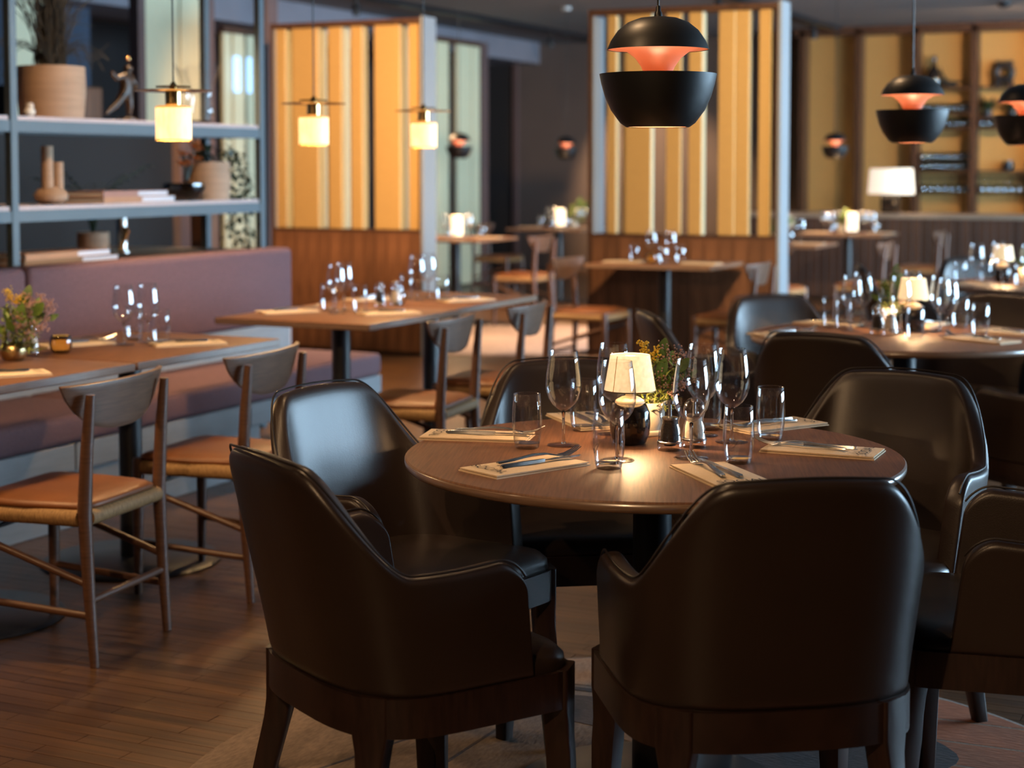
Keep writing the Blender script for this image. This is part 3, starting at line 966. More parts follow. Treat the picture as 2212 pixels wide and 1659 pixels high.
def square_table(label, x0, x1, y0, y1, single=True):
    cx, cy = (x0 + x1) / 2, (y0 + y1) / 2
    t = thing('square_table', label, 'table', (cx, cy, 0), 0, 'square walnut tables')
    tt_ = MB().box(x0 - cx, x1 - cx, y0 - cy, y1 - cy, TZ - 0.026, TZ, 0.003, 2).build('tabletop', 'table_walnut', t, angle=30)
    for xa, xb, ya, yb in ((x1 - cx, x1 - cx + .001, y0 - cy + .004, y1 - cy - .004), (x0 - cx - .001, x0 - cx, y0 - cy + .004, y1 - cy - .004), (x0 - cx + .004, x1 - cx - .004, y0 - cy - .001, y0 - cy), (x0 - cx + .004, x1 - cx - .004, y1 - cy, y1 - cy + .001)):
        MB().box(xa, xb, ya, yb, TZ - 0.023, TZ - 0.003).build('edge_band', 'edge_lacquer', tt_, smooth=False)
    MB().lathe([(0, 0.015), (0.039, 0.015), (0.039, TZ - 0.03), (0.11, TZ - 0.030), (0.11, TZ - 0.026), (0, TZ - 0.026)], 28).build('column', 'black_metal', t)
    MB().lathe([(0, 0.0), (0.30, 0.0), (0.305, 0.004), (0.295, 0.012), (0.06, 0.022), (0, 0.022)], 56).build('base', 'black_metal', t)
square_table('walnut bench table with flowers and candle at the picture edge', -3.945, -3.245, 3.365, 4.155)
square_table('walnut bench table with two wine glasses beside the mauve backrest', -3.945, -3.25, 4.17, 4.975)
square_table('walnut table with black column laid in front of the golden partition', -3.945, -3.225, 5.56, 6.335)
square_table('walnut table beyond, its pale edge behind the chair backs', -3.945, -3.255, 6.35, 7.20)
square_table('walnut table standing against the partition behind the large pendant', -4.06, -3.23, 9.70, 10.38)
square_table('walnut table with bright lantern behind the first partition post', -6.98, -6.18, 12.45, 13.25)
square_table('walnut table with lantern before the taupe wall', -7.15, -6.33, 15.05, 15.85)
square_table('walnut table with lantern before the bar counter', -4.15, -3.36, 14.95, 15.65)
square_table('walnut table just beyond the white partition post', -4.05, -3.36, 12.65, 13.35)

# ------------------------------------------------------------------ tableware builders
def make_wine():
    t = thing('wine_glass', 'x', 'wine glass')
    o = [(0.0045, 0.076), (0.012, 0.080), (0.024, 0.090), (0.033, 0.104), (0.0385, 0.122), (0.0392, 0.136), (0.0375, 0.158), (0.0345, 0.180), (0.0305, 0.207)]
    i = [(r - 0.0009, z + 0.001) for r, z in reversed(o[1:-1])]
    MB().lathe([(0, 0.0745)] + o + [(0.0300, 0.2075), (0.0296, 0.207)] + i + [(0, 0.0795)], 40).build('bowl', 'glass_thin', t, angle=180)
    MB().lathe([(0, 0.002), (0.006, 0.004), (0.0038, 0.012), (0.0031, 0.03), (0.0031, 0.06), (0.0042, 0.074), (0, 0.0755)], 20).build('stem', 'glass_solid', t, angle=180)
    MB().lathe([(0, 0.0), (0.0355, 0.0), (0.0365, 0.0012), (0.034, 0.0025), (0.012, 0.0042), (0, 0.005)], 40).build('foot', 'glass_foot', t, angle=60)
    return t
def make_tumbler():
    t = thing('water_glass', 'x', 'tumbler')
    o = [(0.0265, 0.006), (0.029, 0.018), (0.0315, 0.04), (0.0325, 0.06), (0.0315, 0.085), (0.0292, 0.118)]
    i = [(r - 0.0012, z) for r, z in reversed(o)]
    MB().lathe(o + [(0.0286, 0.1185)] + i, 40).build('wall', 'glass_thin', t, angle=180)
    MB().lathe([(0, 0.0), (0.0235, 0.0), (0.0258, 0.0025), (0.0268, 0.008), (0.0272, 0.012), (0.022, 0.0115), (0, 0.0105)], 40).build('base', 'glass_base', t, angle=60)
    return t
wine_p, tum_p = make_wine(), make_tumbler()
wine_u, tum_u = [False], [False]
def wine(label, x, y, group): return place(wine_p, wine_u, label, x, y, (0, 1), TZ, group)
def tumbler(label, x, y, group): return place(tum_p, tum_u, label, x, y, (0, 1), TZ, group)

def text_mesh(body, size, name):
    cu = bpy.data.curves.new(name, 'FONT')
    cu.body = body
    cu.size = size
    cu.align_x = 'CENTER'
    cu.align_y = 'CENTER'
    cu.resolution_u = 3
    o = bpy.data.objects.new(name, cu)
    col.objects.link(o)
    dg = bpy.context.evaluated_depsgraph_get()
    me = bpy.data.meshes.new_from_object(o.evaluated_get(dg))
    bpy.data.objects.remove(o)
    me.materials.append(MATS['print_ink'])
    return me
NL, NW, NH = 0.245, 0.122, 0.008
def make_napkin():
    t = thing('napkin', 'x', 'napkin')
    for k, (ins, z0, z1) in enumerate(((0.0, 0.0, 0.0038), (0.002, 0.0041, NH))):
        b = MB()
        nx, ny = 6, 12
        gt, gb = [], []
        for i in range(nx + 1):
            rt, rb = [], []
            for j in range(ny + 1):
                x = (-0.5 + i / nx) * (NW - ins * 2)
                y = (-0.5 + j / ny) * (NL - ins * 2)
                wv = 0.0010 * math.sin(j * 1.1 + i * 0.7 + k) 
                edge = 1 if 0 < i < nx and 0 < j < ny else 0
                rt.append(b.bm.verts.new((x, y, z1 + (wv if k else 0) * edge - (0 if edge else 0.0012))))
                rb.append(b.bm.verts.new((x, y, z0)))
            gt.append(rt); gb.append(rb)
        for i in range(nx):
            for j in range(ny):
                b.bm.faces.new((gt[i][j], gt[i + 1][j], gt[i + 1][j + 1], gt[i][j + 1]))
                b.bm.faces.new((gb[i][j], gb[i][j + 1], gb[i + 1][j + 1], gb[i + 1][j]))
        for i in range(nx):
            b.bm.faces.new((gb[i][0], gb[i + 1][0], gt[i + 1][0], gt[i][0]))
            b.bm.faces.new((gb[i + 1][ny], gb[i][ny], gt[i][ny], gt[i + 1][ny]))
        for j in range(ny):
            b.bm.faces.new((gb[0][j + 1], gb[0][j], gt[0][j], gt[0][j + 1]))
            b.bm.faces.new((gb[nx][j], gb[nx][j + 1], gt[nx][j + 1], gt[nx][j]))
        fold = b.build('fold', 'linen', t, angle=60)
    zt = NH + 0.0016
    link('print', text_mesh('SOCIAL', 0.030, 'print'), None, fold, (0.0, -NL / 2 + 0.030, zt))
    link('print', text_mesh('THE', 0.010, 'print'), None, fold, (-0.030, -NL / 2 + 0.046, zt))
    return t
def make_fork():
    t = thing('fork', 'x', 'fork')
    secs = []
    for y, w, h, z in ((-0.100, 0.0045, 0.0012, 0.0045), (-0.094, 0.0062, 0.0016, 0.0045), (-0.06, 0.0052, 0.0018, 0.007), (-0.01, 0.0032, 0.0018, 0.0125), (0.02, 0.0028, 0.0018, 0.0115), (0.040, 0.0045, 0.0014, 0.0075), (0.052, 0.0105, 0.0011, 0.0045), (0.060, 0.0118, 0.0010, 0.0035)):
        secs.append([(-w, y, z - h), (w, y, z - h), (w * 0.8, y, z + h), (-w * 0.8, y, z + h)])
    hd = MB().loft(secs).build('handle', 'chrome', t, angle=60)
    for k in range(4):
        x = -0.0096 + k * 0.0064
        MB().tube([(x, 0.058, 0.0036), (x, 0.075, 0.0055), (x * 0.95, 0.092, 0.0115), (x * 0.92, 0.106, 0.019)], [0.0019, 0.0017, 0.0014, 0.0008], 6).build('tine', 'chrome', hd)
    return t
def make_knife():
    t = thing('table_knife', 'x', 'knife')
    secs = []
    for y, w, h in ((-0.105, 0.004, 0.0018), (-0.099, 0.0062, 0.003), (-0.05, 0.0055, 0.0032), (0.0, 0.0042, 0.003), (0.008, 0.0036, 0.0028)):
        secs.append([(-w, y, 0.0035 - h), (w, y, 0.0035 - h), (w * 0.75, y, 0.0035 + h), (-w * 0.75, y, 0.0035 + h)])
    MB().loft(secs).build('handle', 'chrome', t, angle=60)
    b = MB().prism([(-0.0038, 0.006), (0.0036, 0.006), (0.009, 0.022), (0.0095, 0.07), (0.006, 0.098), (0.0, 0.108), (-0.0032, 0.104), (-0.004, 0.03)], 0.0028, 0.0042)
    b.build('blade', 'chrome', t, smooth=False)
    return t
nap_p, fork_p, knife_p = make_napkin(), make_fork(), make_knife()
nap_u, fork_u, knife_u = [False], [False], [False]
def setting(where, a, b_, group, cutlery=True):
    """a: printed end, b_: inner end of the napkin"""
    h = Vector((b_[0] - a[0], b_[1] - a[1])).normalized()
    s = Vector((h.y, -h.x))
    c = Vector(((a[0] + b_[0]) / 2, (a[1] + b_[1]) / 2))
    place(nap_p, nap_u, 'cream printed napkin ' + where, c.x, c.y, h, TZ, 'napkins ' + group)
    if cutlery:
        f = c + h * 0.045 - s * 0.014
        k = c + h * 0.035 + s * 0.010
        hf = (Matrix.Rotation(R(-4), 2) @ h)
        place(fork_p, fork_u, 'steel fork lying on the napkin ' + where, f.x, f.y, hf, TZ + NH + 0.0012, 'forks ' + group)
        place(knife_p, knife_u, 'steel knife lying on the napkin ' + where, k.x, k.y, h, TZ + NH + 0.0012, 'knives ' + group)

def make_mill(core):
    t = thing('pepper_mill' if core == 'peppercorn' else 'salt_mill', 'x', 'mill')
    MB().lathe([(0, 0.0), (0.0260, 0.0), (0.0268, 0.002), (0.0268, 0.016), (0.0250, 0.018), (0.0245, 0.034), (0.0225, 0.048), (0.0195, 0.056), (0.0195, 0.064), (0.0225, 0.072), (0.0235, 0.084), (0.0215, 0.095), (0.0150, 0.104), (0.006, 0.109), (0, 0.110)], 36).build('body', 'glass_thin', t, angle=60)
    MB().lathe([(0, 0.010), (0.0125, 0.010), (0.0135, 0.018), (0.0205, 0.021), (0.0200, 0.045), (0.0165, 0.058), (0.0165, 0.066), (0, 0.066)], 28).build('filling', core, t)
    MB().lathe([(0, 0.067), (0.017, 0.067), (0.017, 0.071), (0.004, 0.073), (0.003, 0.098), (0.0075, 0.100), (0.0075, 0.106), (0, 0.107)], 24).build('spindle', 'chrome', t)
    MB().lathe([(0.0262, 0.0155), (0.0272, 0.0165), (0.0272, 0.0195), (0.0258, 0.0205)], 36).build('collar', 'chrome', t)
    return t
pep_p, salt_p = make_mill('peppercorn'), make_mill('salt_grain')
pep_u, salt_u = [False], [False]

def make_table_lamp(shade):
    t = thing('table_lamp', 'x', 'lamp')
    MB().lathe([(0, 0), (0.030, 0), (0.036, 0.004), (0.043, 0.022), (0.0450, 0.045), (0.0435, 0.07), (0.036, 0.088), (0.030, 0.092), (0, 0.093)], 40).build('base', 'gloss_black', t)
    MB().lathe([(0, 0.090), (0.033, 0.0905), (0.031, 0.096), (0.020, 0.103), (0.010, 0.106), (0.010, 0.114), (0.016, 0.117), (0.016, 0.121), (0, 0.122)], 36).build('dome', 'white_ceramic', t)
    MB().lathe([(0.0570, 0.118), (0.0435, 0.196), (0.0427, 0.196), (0.0562, 0.118)], 48).build('shade', shade, t)
    MB().lathe([(0.0420, 0.195), (0.0120, 0.1945), (0.0120, 0.1935), (0.0420, 0.194)], 40).build('shade_top', shade, t)
    MB().lathe([(0.0566, 0.117), (0.0578, 0.117), (0.0578, 0.1195), (0.0566, 0.1195)], 48).build('trim_ring', 'brass', t)
    for k in range(3):
        a = 2 * PI * k / 3 + 0.6
        MB().tube([(0.0572 * math.cos(a), 0.0572 * math.sin(a), 0.118), (0.0437 * math.cos(a), 0.0437 * math.sin(a), 0.196)], 0.0008, 6).build('shade_rib', 'brass', t)
    MB().ball((0, 0, 0.15), 0.010, 2).build('bulb', 'bulb', t)
    return t
lamp_p = make_table_lamp('lamp_cloth'); lamp_u = [False]
def table_lamp(label, x, y, power, rz=0.0):
    o = place(lamp_p, lamp_u, label, x, y, (math.sin(rz), math.cos(rz)), TZ, 'small lamps on the round tables')
    add_light('lamp_glow', 'POINT', (0, 0, 0.135), power, WARM, o, shadow_soft_size=0.012)
    return o

def make_lantern():
    t = thing('table_lantern', 'x', 'lantern')
    MB().lathe([(0, 0), (0.052, 0), (0.054, 0.004), (0.054, 0.018), (0.050, 0.020), (0, 0.020)], 28).build('base', 'gloss_black', t)
    MB().lathe([(0.050, 0.020), (0.052, 0.03), (0.052, 0.185), (0.047, 0.19), (0, 0.19)], 28).build('shade', 'lantern_glow', t)
    return t
lan_p = make_lantern(); lan_u = [False]
def lantern(label, x, y, power=6):
    o = place(lan_p, lan_u, label, x, y, (0, 1), TZ, 'lanterns on the far tables')
    add_light('lantern_light', 'POINT', (0, 0, 0.24), power, WARM, o, shadow_soft_size=0.04)

def make_tealight():
    t = thing('tealight_holder', 'x', 'candle holder')
    MB().lathe([(0, 0), (0.024, 0), (0.033, 0.010), (0.037, 0.028), (0.036, 0.046), (0.031, 0.058), (0.029, 0.058), (0.0335, 0.046), (0.0345, 0.028), (0.030, 0.011), (0, 0.006)], 36).build('cup', 'glass_smoke', t)
    MB().lathe([(0, 0.012), (0.026, 0.012), (0.030, 0.030), (0.029, 0.041), (0, 0.041)], 28).build('candle', 'candle_glow', t)
    return t
tea_p = make_tealight(); tea_u = [False]
def tealight(label, x, y): return place(tea_p, tea_u, label, x, y, (0, 1), TZ, 'tealights')

def bloom_cluster(name, material, parent, pts, r, rg, count, spread):
    b = MB()
    for p in pts:
        for _ in range(count):
            q = Vector(p) + Vector((rg.gauss(0, spread), rg.gauss(0, spread), rg.gauss(0, spread * 0.8)))
            b.ball(q, r * rg.uniform(0.6, 1.25), 1)
    return tag(b.build(name, material, parent, angle=180), kind='stuff')

RV = Vector((0.905, 0.426, 0))     # a direction across the room, used to lay out sprigs
FV = Vector((-0.426, 0.905, 0))
def at(u, w, z): return RV * u + FV * w + Vector((0, 0, z))
def bouquet(name, label, x, y, pot, scale=1.0, seed=1, yellow=True, bloom='pink_bloom', z=TZ, big=True):
    t = thing(name, label, 'flowers', (x, y, z))
    rg = random.Random(seed)
    if pot == 'white':
        MB().lathe([(0, 0), (0.040, 0), (0.042, 0.003), (0.042, 0.010), (0.036, 0.012), (0, 0.012)], 32).build('saucer', 'white_ceramic', t)
        MB().lathe([(0, 0.012), (0.031, 0.012), (0.037, 0.03), (0.040, 0.075), (0.037, 0.075), (0.034, 0.03), (0, 0.03)], 36).build('pot', 'white_ceramic', t)
        zr = 0.07
    else:
        MB().lathe([(0, 0), (0.026, 0), (0.036, 0.008), (0.0425, 0.026), (0.041, 0.042), (0.032, 0.055), (0.029, 0.056), (0.029, 0.045), (0, 0.03)], 36).build('vase', 'gold_brass_vase', t)
        zr = 0.05
    S = scale
    tips_p = [at(u * S, w * S, zr + h * S) for u, w, h in ((0.045, -0.01, 0.10), (0.07, 0.0, 0.115), (0.09, 0.01, 0.10), (0.06, -0.02, 0.06), (0.085, -0.01, 0.075), (0.03, -0.03, 0.07), (0.035, 0.0, 0.125), (0.05, -0.03, 0.03), (0.02, -0.02, 0.045), (0.075, -0.02, 0.045))]
    tips_y = [at(u * S, w * S, zr + h * S) for u, w, h in ((-0.012, 0.0, 0.135), (-0.006, -0.004, 0.120), (0.006, 0.0, 0.108), (0.022, 0.0, 0.120), (0.018, -0.005, 0.108))] if yellow else []
    st = MB()
    for p in tips_p + tips_y:
        b0 = Vector((rg.uniform(-0.015, 0.015), rg.uniform(-0.015, 0.015), zr - 0.03))
        mid = b0.lerp(p, 0.55) + Vector((0, 0, 0.012))
        st.tube([b0, mid, p], [0.0012, 0.001, 0.0007], 5)
    tag(st.build('stems', 'sprig_green', t), kind='stuff')
    bloom_cluster('blossom', bloom, t, tips_p + [p * 0.96 + Vector((0, 0, -0.012)) for p in tips_p[:7]], 0.0023 * max(S, 0.8), rg, 34, 0.0088 * S)
    if yellow:
        bloom_cluster('yellow_blossom', 'yellow_bloom', t, tips_y, 0.0027, rg, 40, 0.0056 * S)
    # fine filler greenery
    fz = MB()
    for _ in range(420):
        u, w, h = rg.uniform(-0.025, 0.065), rg.gauss(-0.01, 0.018), rg.uniform(-0.02, 0.095)
        d = Vector((rg.uniform(-1, 1), rg.uniform(-1, 1), rg.uniform(0.2, 1)))
        fz.leaf(at(u * S, w * S, zr + h * S), d, 0.019 * S, 0.0075 * S, n=2)
    tag(fz.build('filler_leaves', 'sprig_green', t, angle=180), kind='stuff')
    lv = [(0.028, 0.005, 0.10, (0.25, 0, 1), 0.050, 0.026), (0.022, 0.0, 0.085, (0.2, -0.3, 1), 0.042, 0.026), (0.058, -0.02, 0.05, (0.5, 0, 0.8), 0.046, 0.022),
          (0.01, -0.03, 0.035, (-0.2, -0.6, 0.6), 0.04, 0.02), (0.035, -0.025, 0.04, (0.1, -0.4, 0.9), 0.042, 0.022), (0.08, 0.0, 0.06, (0.9, 0.1, 0.4), 0.036, 0.016),
          (-0.02, 0, 0.03, (-0.8, -0.2, 0.5), 0.034, 0.017), (0.045, 0.02, 0.085, (0.4, 0.4, 0.8), 0.04, 0.02),
          (0.02, -0.03, 0.06, (0.3, -0.2, 0.9), 0.05, 0.026), (0.06, -0.03, 0.075, (0.6, -0.3, 0.7), 0.044, 0.024), (0.0, -0.02, 0.055, (-0.3, -0.3, 0.9), 0.04, 0.02)]
    for u, w, h, d, ln, wd in (lv if big else lv[:5]):
        dv = RV * d[0] + FV * d[1] + Vector((0, 0, d[2]))
        MB().leaf(at(u * S, w * S, zr + h * S), dv, ln * S, wd * S, up=tuple(-FV), bend=0.12, n=7).build('leaf', 'leaf_green', t, angle=180)
    return t

# ------------------------------------------------------------------ front round table
G = 'on the front round table'
for lab, x, y in (('tall wine glass alone behind the two leftmost tumblers', -1.434, 3.311), ('wine glass in front of the lit lamp', -1.258, 3.184), ('wine glass in front of the salt mill', -1.129, 3.276),
                  ('wine glass beside the rightmost tumblers', -1.115, 3.509), ('wine glass behind the pink flowers', -1.203, 3.566), ('wine glass rising behind the lamp shade', -1.392, 3.499)):
    wine(lab + ' ' + G, x, y, 'wine glasses ' + G)
for lab, x, y in (('leftmost tumbler by the napkin', -1.491, 3.245), ('tumbler standing behind the tall wine glass', -1.474, 3.519), ('tumbler nearest to us before the lamp', -1.24, 3.093),
                  ('tumbler half hidden behind the salt mill', -1.218, 3.655), ('tumbler behind the fork and knife', -1.023, 3.265), ('rightmost tumbler', -1.047, 3.576)):
    tumbler(lab + ' ' + G, x, y, 'tumblers ' + G)
for lab, a, b_ in (('by the leftmost tumbler of the front table', (-1.763, 3.30), (-1.541, 3.357)), ('at the near rim of the front table, fork raised', (-1.452, 2.905), (-1.338, 3.147)),
                   ('before the armchair turning its whole back', (-0.92, 3.008), (-1.091, 3.198)), ('at the blue lit rim of the front table', (-0.778, 3.472), (-1.024, 3.465)),
                   ('behind the rightmost tumbler of the front table', (-1.035, 3.865), (-1.159, 3.66)), ('far behind the lamp of the front table', (-1.59, 3.72), (-1.445, 3.565))):
    setting(lab, a, b_, G)
table_lamp('small lit table lamp with glossy black base among the front wine glasses', -1.312, 3.396, 8, 0.4)
bouquet('flower_pot', 'white pot of yellow and pink flowers on the front round table', -1.322, 3.535, 'white', 1.0, 5)
place(pep_p, pep_u, 'clear pepper mill filled with dark corns on the front table', -1.204, 3.354, (0, 1), TZ, 'mills')
place(salt_p, salt_u, 'clear salt mill with pale salt on the front table', -1.169, 3.412, (0, 1), TZ, 'mills')

# ------------------------------------------------------------------ second and third round table
G = 'on the second round table'
for lab, x, y in (('front wine glass of the pair beside the dried flowers', -1.477, 6.089), ('rear wine glass of the pair beside the dried flowers', -1.485, 6.284), ('wine glass overlapping the lamp shade', -1.30, 6.10),
                  ('rear wine glass of the pair beyond the lamp', -1.182, 6.228), ('front wine glass of the pair beyond the lamp', -1.125, 6.067), ('wine glass behind the lamp', -1.333, 6.46)):
    wine(lab + ' ' + G, x, y, 'wine glasses ' + G)
for lab, x, y in (('tumbler farthest from the lamp, near the white post', -1.584, 6.196), ('tumbler beside the front wine glass', -1.522, 6.146), ('tumbler in front of the lamp base', -1.206, 5.904),
                  ('tumbler behind the wine glass pair', -1.14, 6.405), ('tumbler by the napkin with the knife', -1.021, 6.134), ('tumbler behind the flower pot', -1.42, 6.40)):
    tumbler(lab + ' ' + G, x, y, 'tumblers ' + G)
for lab, a, b_ in (('at the near left rim of the second round table', (-1.735, 5.80), (-1.612, 5.95)), ('near the white post on the second round table', (-1.70, 6.34), (-1.55, 6.30)),
                   ('behind the lamp of the second round table', (-1.27, 6.52), (-1.29, 6.36)), ('beside the front tumbler of the second round table', (-0.886, 5.90), (-1.084, 6.0)), ('at the far rim of the second round table', (-0.84, 6.22), (-1.02, 6.28))):
    setting(lab, a, b_, G)
table_lamp('small lit lamp with warm cloth shade on the second round table', -1.276, 6.203, 4, 0.2)
bouquet('flower_pot', 'pot of dried brownish flowers on the second round table', -1.40, 6.30, 'white', 1.15, 9, yellow=False, bloom='grey_bloom')
place(pep_p, pep_u, 'pepper mill beside the flowers on the second round table', -1.372, 6.05, (0, 1), TZ, 'mills')
place(salt_p, salt_u, 'salt mill beside the lamp on the second round table', -1.322, 6.03, (0, 1), TZ, 'mills')
G = 'on the third round table'
for lab, x, y in (('wine glass left of the lamp', -1.509, 8.93), ('wine glass before the lamp shade', -1.36, 8.80), ('tall wine glass behind the lamp', -1.45, 9.25), ('wine glass at the picture edge', -1.25, 8.95)):
    wine(lab + ' ' + G, x, y, 'wine glasses ' + G)
for lab, x, y in (('tumbler at the rim', -1.605, 9.0), ('tumbler between the wine glass and lamp', -1.47, 8.99), ('tumbler before the flowers', -1.27, 8.82)):
    tumbler(lab + ' ' + G, x, y, 'tumblers ' + G)
setting('at the rim of the third round table', (-1.62, 8.78), (-1.44, 8.80), G)
table_lamp('small lit lamp with rosy shade on the third round table', -1.391, 9.03, 4)
bouquet('flower_pot', 'pot of green and pink flowers on the third round table', -1.28, 9.10, 'white', 1.1, 12, yellow=False, bloom='grey_bloom')

# ------------------------------------------------------------------ tables by the bench
G = 'on the bench tables'
bouquet('flower_vase', 'round brass vase of yellow and pale flowers on the bench table', -3.64, 4.054, 'brass', 1.25, 21, bloom='pink_bloom')
tealight('dark glass tealight glowing on the bench table beside the flowers', -3.64, 4.275)
place(salt_p, salt_u, 'clear salt mill between the brass vase and the tealight', -3.675, 4.175, (0, 1), TZ, 'mills')
wine('front wine glass before the mauve backrest on the bench table', -3.614, 4.566, 'wine glasses ' + G)
wine('rear wine glass before the mauve backrest on the bench table', -3.585, 4.66, 'wine glasses ' + G)
tumbler('tumbler behind the wine glasses on the bench table', -3.69, 4.72, 'tumblers ' + G)
tumbler('tumbler at the napkin on the bench table', -3.526, 4.655, 'tumblers ' + G)
setting('at the picture edge beside the brass vase', (-3.33, 3.83), (-3.46, 3.66), G)
setting('behind the tealight on the bench table', (-3.82, 4.40), (-3.715, 4.60), G)
setting('near the bench table corner beside the wine glasses', (-3.345, 4.76), (-3.50, 4.58), G)
G = 'on the pair of tables'
for lab, x, y in (('front wine glass before the walnut boards', -3.596, 5.93), ('rear wine glass before the walnut boards', -3.638, 6.06), ('front wine glass before the partition post', -3.634, 6.70), ('rear wine glass before the partition post', -3.64, 6.82)):
    wine(lab, x, y, 'wine glasses ' + G)
for lab, x, y in (('tumbler left of the wine glasses before the walnut boards', -3.69, 6.02), ('tumbler right of the wine glasses before the walnut boards', -3.53, 6.01), ('tumbler left of the wine glasses before the partition post', -3.70, 6.72), ('tumbler right of the wine glasses before the partition post', -3.513, 6.72)):
    tumbler(lab, x, y, 'tumblers ' + G)
place(pep_p, pep_u, 'pepper mill between the wine glass pairs before the walnut boards', -3.60, 6.30, (0, 1), TZ, 'mills')
place(salt_p, salt_u, 'salt mill between the wine glass pairs before the walnut boards', -3.57, 6.39, (0, 1), TZ, 'mills')
tealight('tealight beside the mills before the walnut boards', -3.60, 6.46)
for lab, a, b_ in (('near the corner beside the mauve backrest', (-3.885, 5.80), (-3.75, 6.0)), ('before the chair of the near table of the pair', (-3.31, 6.10), (-3.47, 5.92)), ('behind the mills of the pair of tables', (-3.88, 6.52), (-3.78, 6.72)), ('before the chair of the far table of the pair', (-3.34, 6.86), (-3.48, 6.66))):
    setting(lab, a, b_, G)
# table at the partition
G = 'on the partition table'
tealight('glowing tealight on the table at the golden partition', -3.70, 9.95)
for lab, x, y, f in (('wine glass left of the tealight at the golden partition', -3.74, 10.05, wine), ('wine glass right of the tealight at the golden partition', -3.62, 10.08, wine), ('tumbler left of the tealight at the golden partition', -3.83, 9.98, tumbler), ('tumbler right of the tealight at the golden partition', -3.52, 9.98, tumbler), ('small tumbler close before the tealight at the golden partition', -3.59, 9.86, tumbler)):
    f(lab, x, y, 'glasses ' + G)
setting('beside the tealight at the golden partition', (-4.0, 9.95), (-3.80, 9.97), G, False)
setting('at the pale corner of the partition table', (-3.28, 9.95), (-3.47, 9.97), G, False)
# far lantern tables
def far_set(name, cx, cy, pts_w, pts_t, lamp):
    lantern('glowing white lantern ' + name, *lamp)
    for k, (dx, dy) in enumerate(pts_w):
        wine('blurred wine glass %s the lantern %s' % (('before', 'behind', 'left of', 'right of', 'farther right of')[k], name), cx + dx, cy + dy, 'wine glasses ' + name)
    for k, (dx, dy) in enumerate(pts_t):
        tumbler('blurred tumbler %s the lantern %s' % (('left of', 'right of', 'before')[k], name), cx + dx, cy + dy, 'tumblers ' + name)
    setting('left ' + name, (cx - 0.36, cy - 0.1), (cx - 0.20, cy - 0.1), name, False)
    setting('right ' + name, (cx + 0.38, cy + 0.05), (cx + 0.18, cy + 0.05), name, False)
far_set('on the table behind the first partition', -6.58, 12.85, [(-0.10, -0.02), (0.05, 0.14), (-0.22, -0.05), (0.10, 0.05)], [(-0.15, -0.16), (0.22, 0.08), (0.04, -0.17)], (-6.56, 12.82))
far_set('on the table by the taupe wall', -6.74, 15.45, [(-0.07, 0.02), (0.10, 0.2), (-0.12, 0.02), (0.22, 0.0), (0.30, 0.05)], [(-0.16, -0.1), (0.14, -0.1), (0.02, -0.2)], (-6.72, 15.42))
far_set('on the table before the bar', -3.75, 15.3, [(-0.20, -0.1), (-0.17, 0.0), (-0.12, 0.1), (0.13, 0.05), (0.22, 0.0)], [(-0.1, -0.15), (0.05, -0.1), (0.24, 0.08)], (-3.72, 15.3))
bouquet('flower_pot', 'pot of green sprigs on the table by the taupe wall', -6.62, 15.55, 'white', 1.6, 31, yellow=False, bloom='sprig_green')
bouquet('flower_pot', 'pot of green sprigs on the table before the bar', -3.84, 15.36, 'white', 1.1, 32, yellow=False, bloom='sprig_green')
setting('on the table beyond the white post', (-3.40, 12.95), (-3.58, 12.95), 'on the post table', False)
bouquet('flower_pot', 'pot of green and white flowers seen between the golden slats', -3.78, 13.05, 'white', 1.3, 33, yellow=False, bloom='salt_grain')
wine('wine glass seen beside the white partition post', -3.56, 12.95, 'glasses on the post table')
tumbler('tumbler seen beside the white partition post', -3.62, 12.85, 'glasses on the post table')

